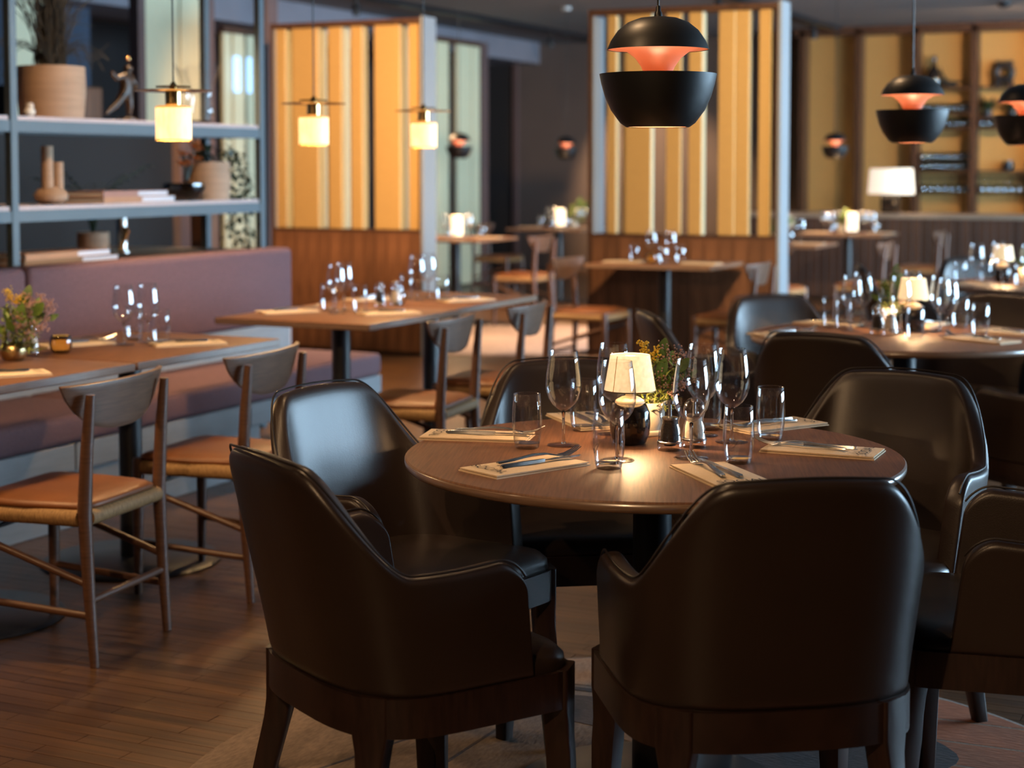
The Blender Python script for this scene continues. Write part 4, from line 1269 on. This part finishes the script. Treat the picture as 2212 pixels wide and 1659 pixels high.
# ------------------------------------------------------------------ pendants
def make_pendant():
    """origin at the rim of the lower bowl"""
    t = thing('black_pendant', 'x', 'pendant lamp')
    rb = [(0.067, -0.113), (0.080, -0.104), (0.100, -0.077), (0.113, -0.048), (0.121, -0.020), (0.125, 0.0)]
    MB().lathe(rb + [(0.1235, 0.0)] + [(r - 0.002, z + 0.001) for r, z in reversed(rb[:-1])] + [rb[0]], 72).build('bowl', 'pendant_black', t, angle=70)
    MB().lathe([(0.1225, -0.002)] + [(r - 0.0025, z + 0.001) for r, z in reversed(rb[:-1])], 64).build('bowl_lining', 'copper_reflector', t, angle=70)
    cap = [(0.1085, 0.0515), (0.101, 0.070), (0.086, 0.092), (0.065, 0.109), (0.040, 0.1185), (0.012, 0.122), (0, 0.122)]
    MB().lathe([(0.1065, 0.0515)] + cap, 72).build('cap', 'pendant_black', t, angle=60)
    MB().lathe([(0.1075, 0.0525), (0.085, 0.053), (0.066, 0.047), (0.049, 0.034), (0.036, 0.016), (0.029, 0.000), (0.0265, -0.018), (0.0255, -0.018), (0.028, 0.0), (0.035, 0.0165), (0.048, 0.0345), (0.065, 0.0475), (0.085, 0.0535)], 56).build('reflector', 'copper_reflector', t, angle=70)
    MB().lathe([(0, 0.121), (0.009, 0.121), (0.008, 0.130), (0.0055, 0.134), (0.0055, 0.142), (0.003, 0.145), (0, 0.145)], 20).build('cable_grip', 'black_metal', t)
    for k in range(3):
        a = 2 * PI * k / 3 + 0.3
        MB().tube([(0.027 * math.cos(a), 0.027 * math.sin(a), -0.015), (0.10 * math.cos(a), 0.10 * math.sin(a), -0.07)], 0.0015, 6).build('strut', 'black_metal', t)
    MB().ball((0, 0, -0.045), 0.017, 2).build('bulb', 'bulb', t)
    ch = CEIL - 1.549 - 0.144
    MB().tube([(0, 0, 0.144), (0, 0, 0.144 + ch - 0.02)], 0.0028, 8).build('cable', 'pendant_black', t)
    MB().lathe([(0, 0.144 + ch - 0.03), (0.045, 0.144 + ch - 0.03), (0.048, 0.144 + ch - 0.026), (0.048, 0.144 + ch), (0, 0.144 + ch)], 28).build('ceiling_rose', 'white_paint', t)
    return t
pen_p = make_pendant(); pen_u = [False]
def pendant(label, x, y, power):
    o = place(pen_p, pen_u, label, x, y, (0, 1), 1.549, 'black two-part pendant lamps')
    add_light('pendant_glow', 'POINT', (0, 0, -0.066), power, (1.0, 0.72, 0.50), o, shadow_soft_size=0.018)
pendant('large black two-part pendant with copper inside above the front table', -1.239, 3.364, 2)
pendant('black two-part pendant above the second round table', -1.215, 5.845, 2)
pendant('black two-part pendant cut by the picture edge', -0.947, 6.66, 2)
pendant('small far black pendant before the golden bar panels', -3.892, 15.32, 2)
pendant('small far black pendant before the pale slatted screen', -7.05, 13.83, 2)
pendant('small far black pendant before the taupe wall', -6.862, 15.90, 2)

def make_brass_pendant():
    """origin at the brass disc"""
    t = thing('brass_pendant', 'x', 'pendant lamp')
    MB().lathe([(0, 0.0), (0.122, 0.0015), (0.1245, 0.003), (0.122, 0.0045), (0, 0.005)], 64).build('disc', 'brass', t)
    MB().lathe([(0, 0.014), (0.055, 0.014), (0.056, 0.016), (0.055, 0.018), (0, 0.018)], 48).build('upper_disc', 'brass', t)
    MB().lathe([(0, 0.005), (0.012, 0.005), (0.012, 0.02), (0.006, 0.03), (0, 0.036)], 20).build('nipple', 'brass', t)
    MB().lathe([(0, -0.045), (0.025, -0.045), (0.026, -0.04), (0.026, 0.001), (0, 0.001)], 28).build('stem', 'brass', t)
    MB().lathe([(0.0570, -0.154), (0.0570, -0.047), (0.020, -0.043), (0.020, -0.046), (0.0530, -0.050), (0.0530, -0.154)], 48).build('shade', 'alabaster', t, angle=50)
    MB().lathe([(0.0527, -0.156), (0.0576, -0.156), (0.0576, -0.152), (0.0527, -0.152)], 48).build('shade_rim', 'alabaster_rim', t)
    MB().lathe([(0.050, -0.0445), (0.0576, -0.0475), (0.0576, -0.0515), (0.050, -0.049)], 48).build('shade_rim', 'alabaster_rim', t)
    MB().ball((0, 0, -0.095), 0.02, 2).build('bulb', 'bulb', t)
    MB().tube([(0, 0, 0.034), (0, 0, CEIL - 1.592)], 0.0025, 8).build('cable', 'pendant_black', t)
    MB().lathe([(0, CEIL - 1.62), (0.04, CEIL - 1.62), (0.04, CEIL - 1.592), (0, CEIL - 1.592)], 24).build('ceiling_rose', 'black_metal', t)
    return t
bp_p = make_brass_pendant(); bp_u = [False]
def brass_pendant(label, x, y, tilt):
    o = place(bp_p, bp_u, label, x, y, (0, 1), 1.592, 'brass disc pendants over the bench tables')
    add_light('pendant_glow', 'POINT', (0, 0, -0.13), 20, (1.0, 0.62, 0.28), o, shadow_soft_size=0.03)
brass_pendant('brass disc pendant with glowing stone shade before the shelf unit', -3.262, 4.386, 0)
brass_pendant('brass disc pendant with glowing shade before the golden slats, nearer the shelf', -3.427, 5.492, 0)
brass_pendant('brass disc pendant with glowing shade beside the partition post', -3.437, 6.404, 0)
brass_pendant('brass disc pendant of which only the rim enters at the picture edge', -3.34, 3.36, 0)
sd = thing('smoke_detector', 'small dark smoke detector on the ceiling above the bar', 'smoke detector', (-2.69, 17.25, CEIL))
MB().lathe([(0, -0.05), (0.05, -0.05), (0.07, -0.02), (0.075, 0), (0, 0)], 24).build('housing', 'black_metal', sd)
MB().lathe([(0, -0.058), (0.02, -0.058), (0.022, -0.049), (0, -0.049)], 20).build('sensor', 'dark_wall', sd)

# ------------------------------------------------------------------ rugs
RC, RR_ = Vector((-1.2, 3.27)), 1.05
rug = thing('round_rug', 'round taupe rug with terracotta and charcoal fields under the front table', 'rug', (RC.x, RC.y, 0))
MB().lathe([(0, 0.0), (RR_, 0.0), (RR_ + 0.003, 0.002), (RR_, 0.004), (0, 0.004)], 120).build('pile', 'rug_taupe', rug)
def clip(poly):
    """clip polygon (list of 2D tuples, rug coordinates) to the rug disc"""
    n = 96
    res = list(poly)
    for k in range(n):
        a = 2 * PI * (k + 0.5) / n
        nx, ny, dd = math.cos(a), math.sin(a), RR_ - 0.012
        new = []
        for i in range(len(res)):
            p, q = res[i], res[(i + 1) % len(res)]
            dp, dq = p[0] * nx + p[1] * ny - dd, q[0] * nx + q[1] * ny - dd
            if dp <= 0: new.append(p)
            if dp * dq < 0:
                f = dp / (dp - dq)
                new.append((p[0] + f * (q[0] - p[0]), p[1] + f * (q[1] - p[1])))
        res = new
        if len(res) < 3: return None
    return res
def rug_piece(name, poly, material, z1=0.0085, world=True):
    pl = clip([(x - RC.x, y - RC.y) if world else (x, y) for x, y in poly])
    if pl:
        MB().prism(pl, 0.003, z1 * 0.55).build(name, material, rug, smooth=False)
rug_piece('sand_field', [(-0.9, 2.0), (0.3, 2.0), (0.3, 4.6), (-0.75, 4.6), (-1.15, 3.6)], 'rug_sand')
for k in range(12):                                          # terracotta bands between sand lines
    y0 = 2.36 + k * 0.155
    rug_piece('terracotta_band', [(-0.93 + 0.02 * (k % 3), y0), (0.3, y0 + 0.04), (0.3, y0 + 0.185), (-0.93 + 0.02 * (k % 3), y0 + 0.145)], 'rug_terracotta', 0.0088)
def blob(cx, cy, rx, ry, rot, n=28, e=2.0):
    pts = []
    for k in range(n):
        a = 2 * PI * k / n
        c, s = math.cos(a), math.sin(a)
        x, y = rx * math.copysign(abs(c) ** (2 / e), c), ry * math.copysign(abs(s) ** (2 / e), s)
        pts.append((cx + x * math.cos(rot) - y * math.sin(rot), cy + x * math.sin(rot) + y * math.cos(rot)))
    return pts
rug_piece('charcoal_field', blob(-0.90, 3.70, 0.26, 0.15, 0.75, e=3), 'rug_charcoal', 0.0105)
rug_piece('charcoal_field', blob(-1.05, 3.30, 0.30, 0.2, 0.3, e=3), 'rug_charcoal', 0.0102)
rug_piece('blue_stripe', [(-0.86, 3.74), (-0.84, 3.70), (-0.72, 3.80), (-0.74, 3.84)], 'rug_blue', 0.0112)
rug_piece('sand_wedge', [(-1.95, 4.25), (-1.35, 4.25), (-1.28, 3.98), (-1.85, 3.92)], 'rug_sand', 0.009)
rug_piece('sand_wedge', [(-1.45, 3.62), (-1.2, 3.52), (-1.25, 3.78)], 'rug_sand', 0.009)
rug_piece('charcoal_line', [(-1.8, 3.88), (-1.25, 3.93), (-1.25, 3.955), (-1.8, 3.905)], 'rug_charcoal', 0.0098)
rug_piece('charcoal_field', blob(-1.50, 3.76, 0.22, 0.10, -0.1, e=2.4), 'rug_charcoal', 0.0096)
rug_piece('terracotta_wedge', [(-1.33, 3.50), (-1.12, 3.42), (-1.16, 3.62)], 'rug_terracotta', 0.0097)
rug_piece('charcoal_line', [(-1.99, 3.0), (-1.60, 4.2), (-1.608, 4.2), (-1.998, 3.0)], 'rug_charcoal', 0.0088)
rug_piece('charcoal_line', [(-1.74, 2.3), (-1.70, 3.6), (-1.708, 3.6), (-1.748, 2.3)], 'rug_charcoal', 0.0088)
tag(MB().lathe([(0, 0), (1.15, 0), (1.155, 0.003), (1.15, 0.007), (0, 0.007)], 80).build('round_rug', 'rug_rose', None, (-5.55, 11.85, 0)),
    'pale rose round rug beyond the gap between the partitions', 'rug')

# ------------------------------------------------------------------ things on the shelf
def plant_pot(label, loc, r, h, name='planter'):
    t = thing(name, label, 'plant', loc)
    MB().lathe([(0, 0), (r * 0.93, 0), (r, h * 0.5), (r * 0.98, h), (r * 0.88, h), (r * 0.86, h * 0.9), (0, h * 0.88)], 40).build('pot', 'stone_pot', t)
    return t
t = plant_pot('large beige stone pot of dark ornamental grass on the top shelf', (-5.02, 5.86, ZS1), 0.15, 0.23)
rg = random.Random(11)
b = MB()
for _ in range(230):
    a, lean = rg.uniform(0, 2 * PI), abs(rg.gauss(0, 0.33))
    L_ = rg.uniform(0.25, 0.72)
    d = Vector((math.cos(a) * 0.55, math.sin(a), 0))
    p0 = Vector((rg.uniform(-.05, .05), rg.uniform(-.06, .06), 0.2))
    pts = [p0 + d * (lean * L_ * (f ** 1.6)) + Vector((0, 0, L_ * f * (1 - 0.5 * lean * f * f))) for f in (0, .25, .5, .75, 1)]
    b.tube(pts, [0.003, 0.003, 0.0025, 0.002, 0.001], 4)
tag(b.build('grass', 'grass_dark', t), kind='stuff')
b = MB()
for _ in range(34):
    a = rg.uniform(0, 2 * PI)
    d = Vector((math.cos(a) * 0.5, math.sin(a), 0))
    p0 = Vector((0, 0, 0.22))
    pts = [p0 + d * (0.34 * f) + Vector((0, 0, 0.34 * f - 0.30 * f * f * rg.uniform(.7, 1.3))) for f in (0, .25, .5, .75, 1)]
    b.tube(pts, 0.0016, 4)
tag(b.build('drooping_blades', 'grass_dark', t), kind='stuff')
o = thing('shell_ornament', 'small white shell ornament beside the large stone pot', 'ornament', (-4.93, 5.615, ZS1))
MB().ball((0, 0, 0.022), 0.03, 2, (0.7, 1, 0.75)).build('shell', 'white_ceramic', o)
MB().lathe([(0.014, 0.03), (0.018, 0.05), (0.012, 0.06), (0.010, 0.05), (0.008, 0.032)], 16).build('lip', 'white_ceramic', o)
# dancing bronze figure
def skin_figure(name, verts, edges, radii, material, parent):
    me = bpy.data.meshes.new(name)
    me.from_pydata(verts, edges, [])
    o = link(name, me, None, parent)
    o.modifiers.new('skin', 'SKIN')
    for v, r in zip(me.skin_vertices[0].data, radii):
        v.radius = (r * 1.6, r * 1.6)
    me.skin_vertices[0].data[0].use_root = True
    s = o.modifiers.new('sub', 'SUBSURF'); s.levels = s.render_levels = 2
    bake(o)
    o.data.materials.clear()
    o.data.materials.append(MATS[material])
    o.data.shade_smooth()
    return o
st = thing('statuette', 'dark bronze dancing figure with raised arm on the top shelf', 'figurine', (-4.98, 6.33, ZS1))
MB().lathe([(0, 0), (0.05, 0), (0.05, 0.012), (0.04, 0.018), (0, 0.018)], 24).build('plinth', 'bronze', st)
V = [(0, 0, 0.135), (0, 0.005, 0.17), (0, 0.012, 0.205), (0, 0.015, 0.225), (0, 0.018, 0.243), (0, 0.022, 0.262),
     (0, -0.028, 0.208), (0, -0.065, 0.195), (0, -0.105, 0.225),
     (0, 0.042, 0.205), (0.01, 0.062, 0.17), (0.02, 0.05, 0.14),
     (0.0, -0.02, 0.125), (0, -0.06, 0.085), (0, -0.12, 0.045), (0, -0.15, 0.03),
     (0, 0.018, 0.12), (0.005, 0.022, 0.07), (0, 0.02, 0.022), (0.02, 0.02, 0.016)]
E_ = [(0, 1), (1, 2), (2, 3), (3, 4), (4, 5), (2, 6), (6, 7), (7, 8), (2, 9), (9, 10), (10, 11), (0, 12), (12, 13), (13, 14), (14, 15), (0, 16), (16, 17), (17, 18), (18, 19)]
rad = [.020, .018, .019, .008, .017, .014, .010, .008, .006, .010, .008, .006, .015, .012, .008, .005, .015, .011, .007, .006]
skin_figure('figure', V, E_, rad, 'bronze', st)
MB().ball((0, 0.02, 0.292), 0.012, 2).build('ball_on_head', 'brass', st)
vz = thing('glass_vase', 'wavy clear glass vase on the top shelf behind the lamp', 'vase', (-5.0, 6.935, ZS1))
b = MB()
rings = []
for r, z in ((0.055, 0.0), (0.075, 0.02), (0.078, 0.08), (0.062, 0.13), (0.07, 0.19), (0.098, 0.25), (0.108, 0.285)):
    rings.append([b.bm.verts.new(((r + 0.012 * (z / 0.28) * math.cos(5 * 2 * PI * k / 60)) * math.cos(2 * PI * k / 60), (r + 0.012 * (z / 0.28) * math.cos(5 * 2 * PI * k / 60)) * math.sin(2 * PI * k / 60), z + 0.014 * (z / 0.28) ** 3 * math.cos(5 * 2 * PI * k / 60))) for k in range(60)])
for p, q in zip(rings, rings[1:]):
    for k in range(60):
        b.bm.faces.new((p[k], p[(k + 1) % 60], q[(k + 1) % 60], q[k]))
b.build('body', 'glass_thin', vz, angle=180)
MB().lathe([(0, 0), (0.055, 0), (0.073, 0.018), (0.05, 0.016), (0, 0.014)], 40).build('thick_base', 'glass_solid', vz)
tw = thing('twin_tube_vase', 'pale ceramic vase of two joined tubes on the middle shelf', 'vase', (-4.98, 5.80, ZS2))
MB().lathe([(0, 0), (0.045, 0), (0.072, 0.02), (0.075, 0.04), (0.058, 0.065), (0.02, 0.078), (0, 0.08)], 32).build('foot_bowl', 'stone_pot', tw)
MB().lathe([(0.026, 0.03), (0.026, 0.255), (0.021, 0.255), (0.021, 0.12)], 24, 0, -0.022).build('tall_tube', 'stone_pot', tw)
MB().lathe([(0.023, 0.03), (0.023, 0.185), (0.018, 0.185), (0.018, 0.1)], 24, 0.02, 0.026).build('short_tube', 'stone_pot', tw)
def book(label, x, y, z, ln, wd, h, cover, rz, split):
    t = thing('book', label, 'book', (x, y, z), rz)
    MB().box(-wd / 2, wd / 2, -ln / 2, ln / 2, 0, 0.003).build('cover', cover, t, smooth=False)
    MB().box(-wd / 2, wd / 2, -ln / 2, ln / 2, h - 0.003, h).build('cover', cover, t, smooth=False)
    MB().box(wd / 2 - 0.003, wd / 2, -ln / 2, ln / 2 * split, 0.003, h - 0.003).build('spine', cover, t, smooth=False)
    MB().box(-wd / 2 + 0.004, wd / 2 - 0.004, -ln / 2 + 0.004, ln / 2 - 0.001, 0.003, h - 0.003).build('pages', 'paper', t, smooth=False)
book('lower rose book of the pair lying on the middle shelf', -4.97, 6.275, ZS2, 0.53, 0.22, 0.028, 'book_kraft', 0, 0.05)
book('upper rose book of the pair lying on the middle shelf', -4.98, 6.265, ZS2 + 0.028, 0.49, 0.21, 0.026, 'book_rose', 0.02, 0.05)
book('lower brown book of the stack on the bottom shelf behind the bench', -4.97, 5.80, ZS3, 0.62, 0.22, 0.026, 'book_brown', 0, 0.2)
book('upper brown book of the stack on the bottom shelf behind the bench', -4.98, 5.79, ZS3 + 0.026, 0.58, 0.21, 0.026, 'book_kraft', 0.03, 0.2)
bw_ = thing('glass_bowl', 'dark glass bowl holding orange flowers on the middle shelf', 'flowers', (-4.97, 6.76, ZS2))
MB().lathe([(0, 0), (0.05, 0), (0.085, 0.02), (0.105, 0.055), (0.102, 0.085), (0.098, 0.085), (0.100, 0.055), (0.08, 0.022), (0, 0.008)], 40).build('bowl', 'glass_smoke', bw_)
b = MB()
fl_pts = [(0.0, -0.01, 0.22), (0, 0.03, 0.18), (0.02, 0.06, 0.26), (0.01, -0.03, 0.17), (0, 0.09, 0.2), (0.01, 0.02, 0.29), (0, 0.10, 0.25)]
for p in fl_pts:
    b.tube([(0, 0.02, 0.02), (0, 0.03, 0.1), p], 0.0015, 5)
tag(b.build('stems', 'leaf_dark', bw_), kind='stuff')
for p in fl_pts:
    b = MB()
    for k in range(9):
        a = 2 * PI * k / 9
        b.leaf(p, (math.cos(a) * 0.8 + 0.5, math.sin(a), 0.5 + 0.3 * (k % 2)), 0.050, 0.028, bend=0.4, n=3)
    b.build('orange_flower', 'orange_bloom', bw_, angle=180)
t = plant_pot('beige stone pot with a trailing green plant on the middle shelf', (-4.99, 6.98, ZS2), 0.12, 0.19)
rg = random.Random(5)
b = MB()
def leafy(b, p, n, sp, sz):
    for _ in range(n):
        q = Vector(p) + Vector((rg.gauss(0, sp), rg.gauss(0, sp), rg.gauss(0, sp)))
        b.leaf(q, (rg.uniform(-1, 1), rg.uniform(-1, 1), rg.uniform(-0.8, 0.6)), sz * rg.uniform(.7, 1.3), sz * 0.6, n=3)
leafy(b, (0, 0, 0.23), 90, 0.05, 0.04)
for k in range(6):
    for f in range(14):
        u = f / 13
        leafy(b, (0.03 + 0.04 * (k % 3), 0.06 + 0.10 * min(1, u * 2.5) + 0.012 * k, 0.24 - (0.42 + 0.03 * k) * u ** 1.3), 5, 0.016, 0.034)
tag(b.build('foliage', 'leaf_dark', t, angle=180), kind='stuff')
pp = plant_pot('small pale pot with dark palm leaves standing on the service cabinet', (-5.75, 7.02, 0.89), 0.085, 0.12)
rg = random.Random(8)
for k in range(13):
    a = 2 * PI * k / 13 + 0.3
    d = Vector((math.cos(a) * 0.7, math.sin(a), 0))
    ln = rg.uniform(0.3, 0.5)
    b = MB()
    pts = [Vector((0, 0, 0.1)) + d * (0.34 * f * f) + Vector((0, 0, ln * f - 0.12 * f * f)) for f in (0, .3, .6, 1)]
    b.tube(pts, 0.003, 5)
    for i in range(9):
        f = 0.35 + 0.65 * i / 8
        c = Vector((0, 0, 0.1)) + d * (0.34 * f * f) + Vector((0, 0, ln * f - 0.12 * f * f))
        for s in (-1, 1):
            b.leaf(c, d * 0.6 + Vector((-d.y, d.x, 0)) * s + Vector((0, 0, 0.1)), 0.13 * (1.1 - f * 0.6), 0.016, n=3)
    b.build('frond', 'leaf_dark', pp, angle=180)

# ------------------------------------------------------------------ things at the bar
bl = thing('bar_lamp', 'large white drum lamp with black base on the bar counter', 'lamp', (-3.78, 17.2, 0.88))
MB().box(-0.095, 0.095, -0.07, 0.07, 0, 0.21, 0.01, 2).build('base', 'gloss_black', bl)
MB().lathe([(0.235, 0.20), (0.215, 0.46), (0.212, 0.46), (0.232, 0.20)], 48).build('shade', 'bar_lamp_cloth', bl)
MB().tube([(0, 0, 0.2), (0, 0, 0.33)], 0.008, 8).build('rod', 'brass', bl)
MB().ball((0, 0, 0.40), 0.05, 2).build('bulb', 'bulb', bl)
add_light('bar_lamp_light', 'POINT', (0, 0, 0.36), 14, (1, 0.8, 0.6), bl, shadow_soft_size=0.05)
def bar_glass_mesh(stem):
    b = MB()
    if stem:
        b.lathe([(0.032, 0), (0.004, -0.004), (0.004, -0.075), (0.022, -0.085), (0.036, -0.115), (0.036, -0.14), (0.030, -0.185), (0.029, -0.185), (0.035, -0.14), (0.034, -0.115), (0, -0.085)], 16)
    else:
        b.lathe([(0, 0), (0.028, 0), (0.034, 0.04), (0.034, 0.10), (0.032, 0.10), (0.032, 0.04), (0.026, 0.008), (0, 0.008)], 16)
    return b.mesh('bar_glass', 'glass_bar', angle=180)
gm, hm = bar_glass_mesh(False), bar_glass_mesh(True)
def bar_row(mesh, x0, x1, z, n, label, group, two=True, name='bar_glass'):
    for k in range(n):
        for yy in ((19.56, 19.64) if two else (19.58,)):
            tag(link(name, mesh, None, None, (x0 + (x1 - x0) * (k + 0.5) / n, yy, z)), label, 'glass', group)
c = edges
bar_row(gm, c[2] + .04, c[3] - .04, 1.985, 8, 'clear tumbler in the upper glass row of the bar shelf beside the lamp', 'upper row of bar glasses')
bar_row(gm, c[2] + .04, c[3] - .04, 1.81, 8, 'clear tumbler in the second glass row of the bar shelf beside the lamp', 'second row of bar glasses')
bar_row(gm, c[2] + .04, c[3] - .04, 1.315, 8, 'clear tumbler in the lower glass row of the bar shelf beside the lamp', 'lower row of bar glasses')
bar_row(gm, c[2] + .04, c[3] - .04, 1.425, 8, 'clear tumbler stacked on top of the lower glass row of the bar shelf', 'stacked bar glasses')
bar_row(gm, c[3] + .04, c[4] - .04, 1.81, 8, 'clear tumbler on the bar shelf under the green plants', 'bar glasses under the plants')
bar_row(hm, c[2] + .05, c[3] - .05, 1.235, 7, 'wine glass hanging upside down in the bar shelf beside the lamp', 'hanging bar glasses', name='hanging_glass')
bar_row(hm, c[3] + .05, c[4] - .05, 1.235, 7, 'wine glass hanging upside down in the bar shelf at the picture edge', 'hanging bar glasses at the edge', name='hanging_glass')
bt = thing('bottle_vase', 'dark bottle shaped vase on the top bar shelf', 'vase', (-3.83, 19.58, 2.27))
MB().lathe([(0, 0), (0.07, 0), (0.085, 0.06), (0.08, 0.17), (0.03, 0.25), (0.024, 0.34), (0.032, 0.36), (0.02, 0.36), (0, 0.33)], 28).build('body', 'gloss_black', bt)
MB().lathe([(0.03, 0.352), (0.036, 0.358), (0.03, 0.366), (0.024, 0.36)], 24).build('lip', 'black_metal', bt)
dd = thing('driftwood', 'dark driftwood piece beside the bottle vase on the bar shelf', 'ornament', (-3.66, 19.6, 2.27))
MB().tube([(-0.14, 0, 0.12), (-0.05, 0, 0.05), (0.05, 0, 0.04), (0.13, 0.02, 0.06)], [0.015, 0.04, 0.035, 0.01], 10).build('trunk', 'grass_dark', dd)
MB().tube([(-0.02, 0, 0.05), (-0.08, 0, 0.16), (-0.10, 0, 0.24)], [0.02, 0.012, 0.005], 8).build('branch', 'grass_dark', dd)
MB().tube([(0.0, 0, 0.03), (0.03, 0.0, 0.01), (0.09, 0, 0.005)], [0.02, 0.02, 0.01], 8).build('branch', 'grass_dark', dd)
rn = thing('ring_sculpture', 'black ring shaped sculpture on the top bar shelf', 'sculpture', (-3.04, 19.58, 2.27))
b = MB()
b.tube([(0.085 * math.cos(2 * PI * k / 24), 0, 0.16 + 0.085 * math.sin(2 * PI * k / 24)) for k in range(25)], 0.042, 12)
b.build('ring', 'black_metal', rn)
for s in (-1, 1):
    MB().box(s * 0.07 - 0.03, s * 0.07 + 0.03, -0.03, 0.03, 0, 0.1, 0.008, 1).build('foot', 'black_metal', rn)
    MB().ball((s * 0.07, 0, 0.265), 0.03, 2).build('knob', 'black_metal', rn)
for lab, x in (('dark green fern on the bar shelf beside the post', -3.22), ('dark green fern on the bar shelf behind the edge pendant', -2.95)):
    t = thing('potted_fern', lab, 'plant', (x, 19.58, 1.93))
    MB().lathe([(0, 0), (0.05, 0), (0.06, 0.07), (0.055, 0.07), (0, 0.06)], 24).build('pot', 'black_metal', t)
    rg = random.Random(int(-x * 100))
    for k in range(16):
        a = 2 * PI * k / 16
        MB().leaf((0, 0, 0.06), (math.cos(a), math.sin(a) * 0.5, 0.8 + 0.5 * (k % 3)), rg.uniform(0.14, 0.22), 0.05, bend=0.35).build('frond', 'leaf_dark', t, angle=180)
sp_ = thing('small_pot', 'small dark pot on the lower bar shelf at the picture edge', 'pot', (-2.98, 19.58, 1.315))
MB().lathe([(0, 0), (0.05, 0), (0.065, 0.04), (0.055, 0.1), (0.045, 0.1), (0.05, 0.04), (0, 0.02)], 24).build('body', 'black_metal', sp_)
MB().lathe([(0.046, 0.098), (0.06, 0.1), (0.06, 0.11), (0.046, 0.11)], 24).build('rim', 'gloss_black', sp_)
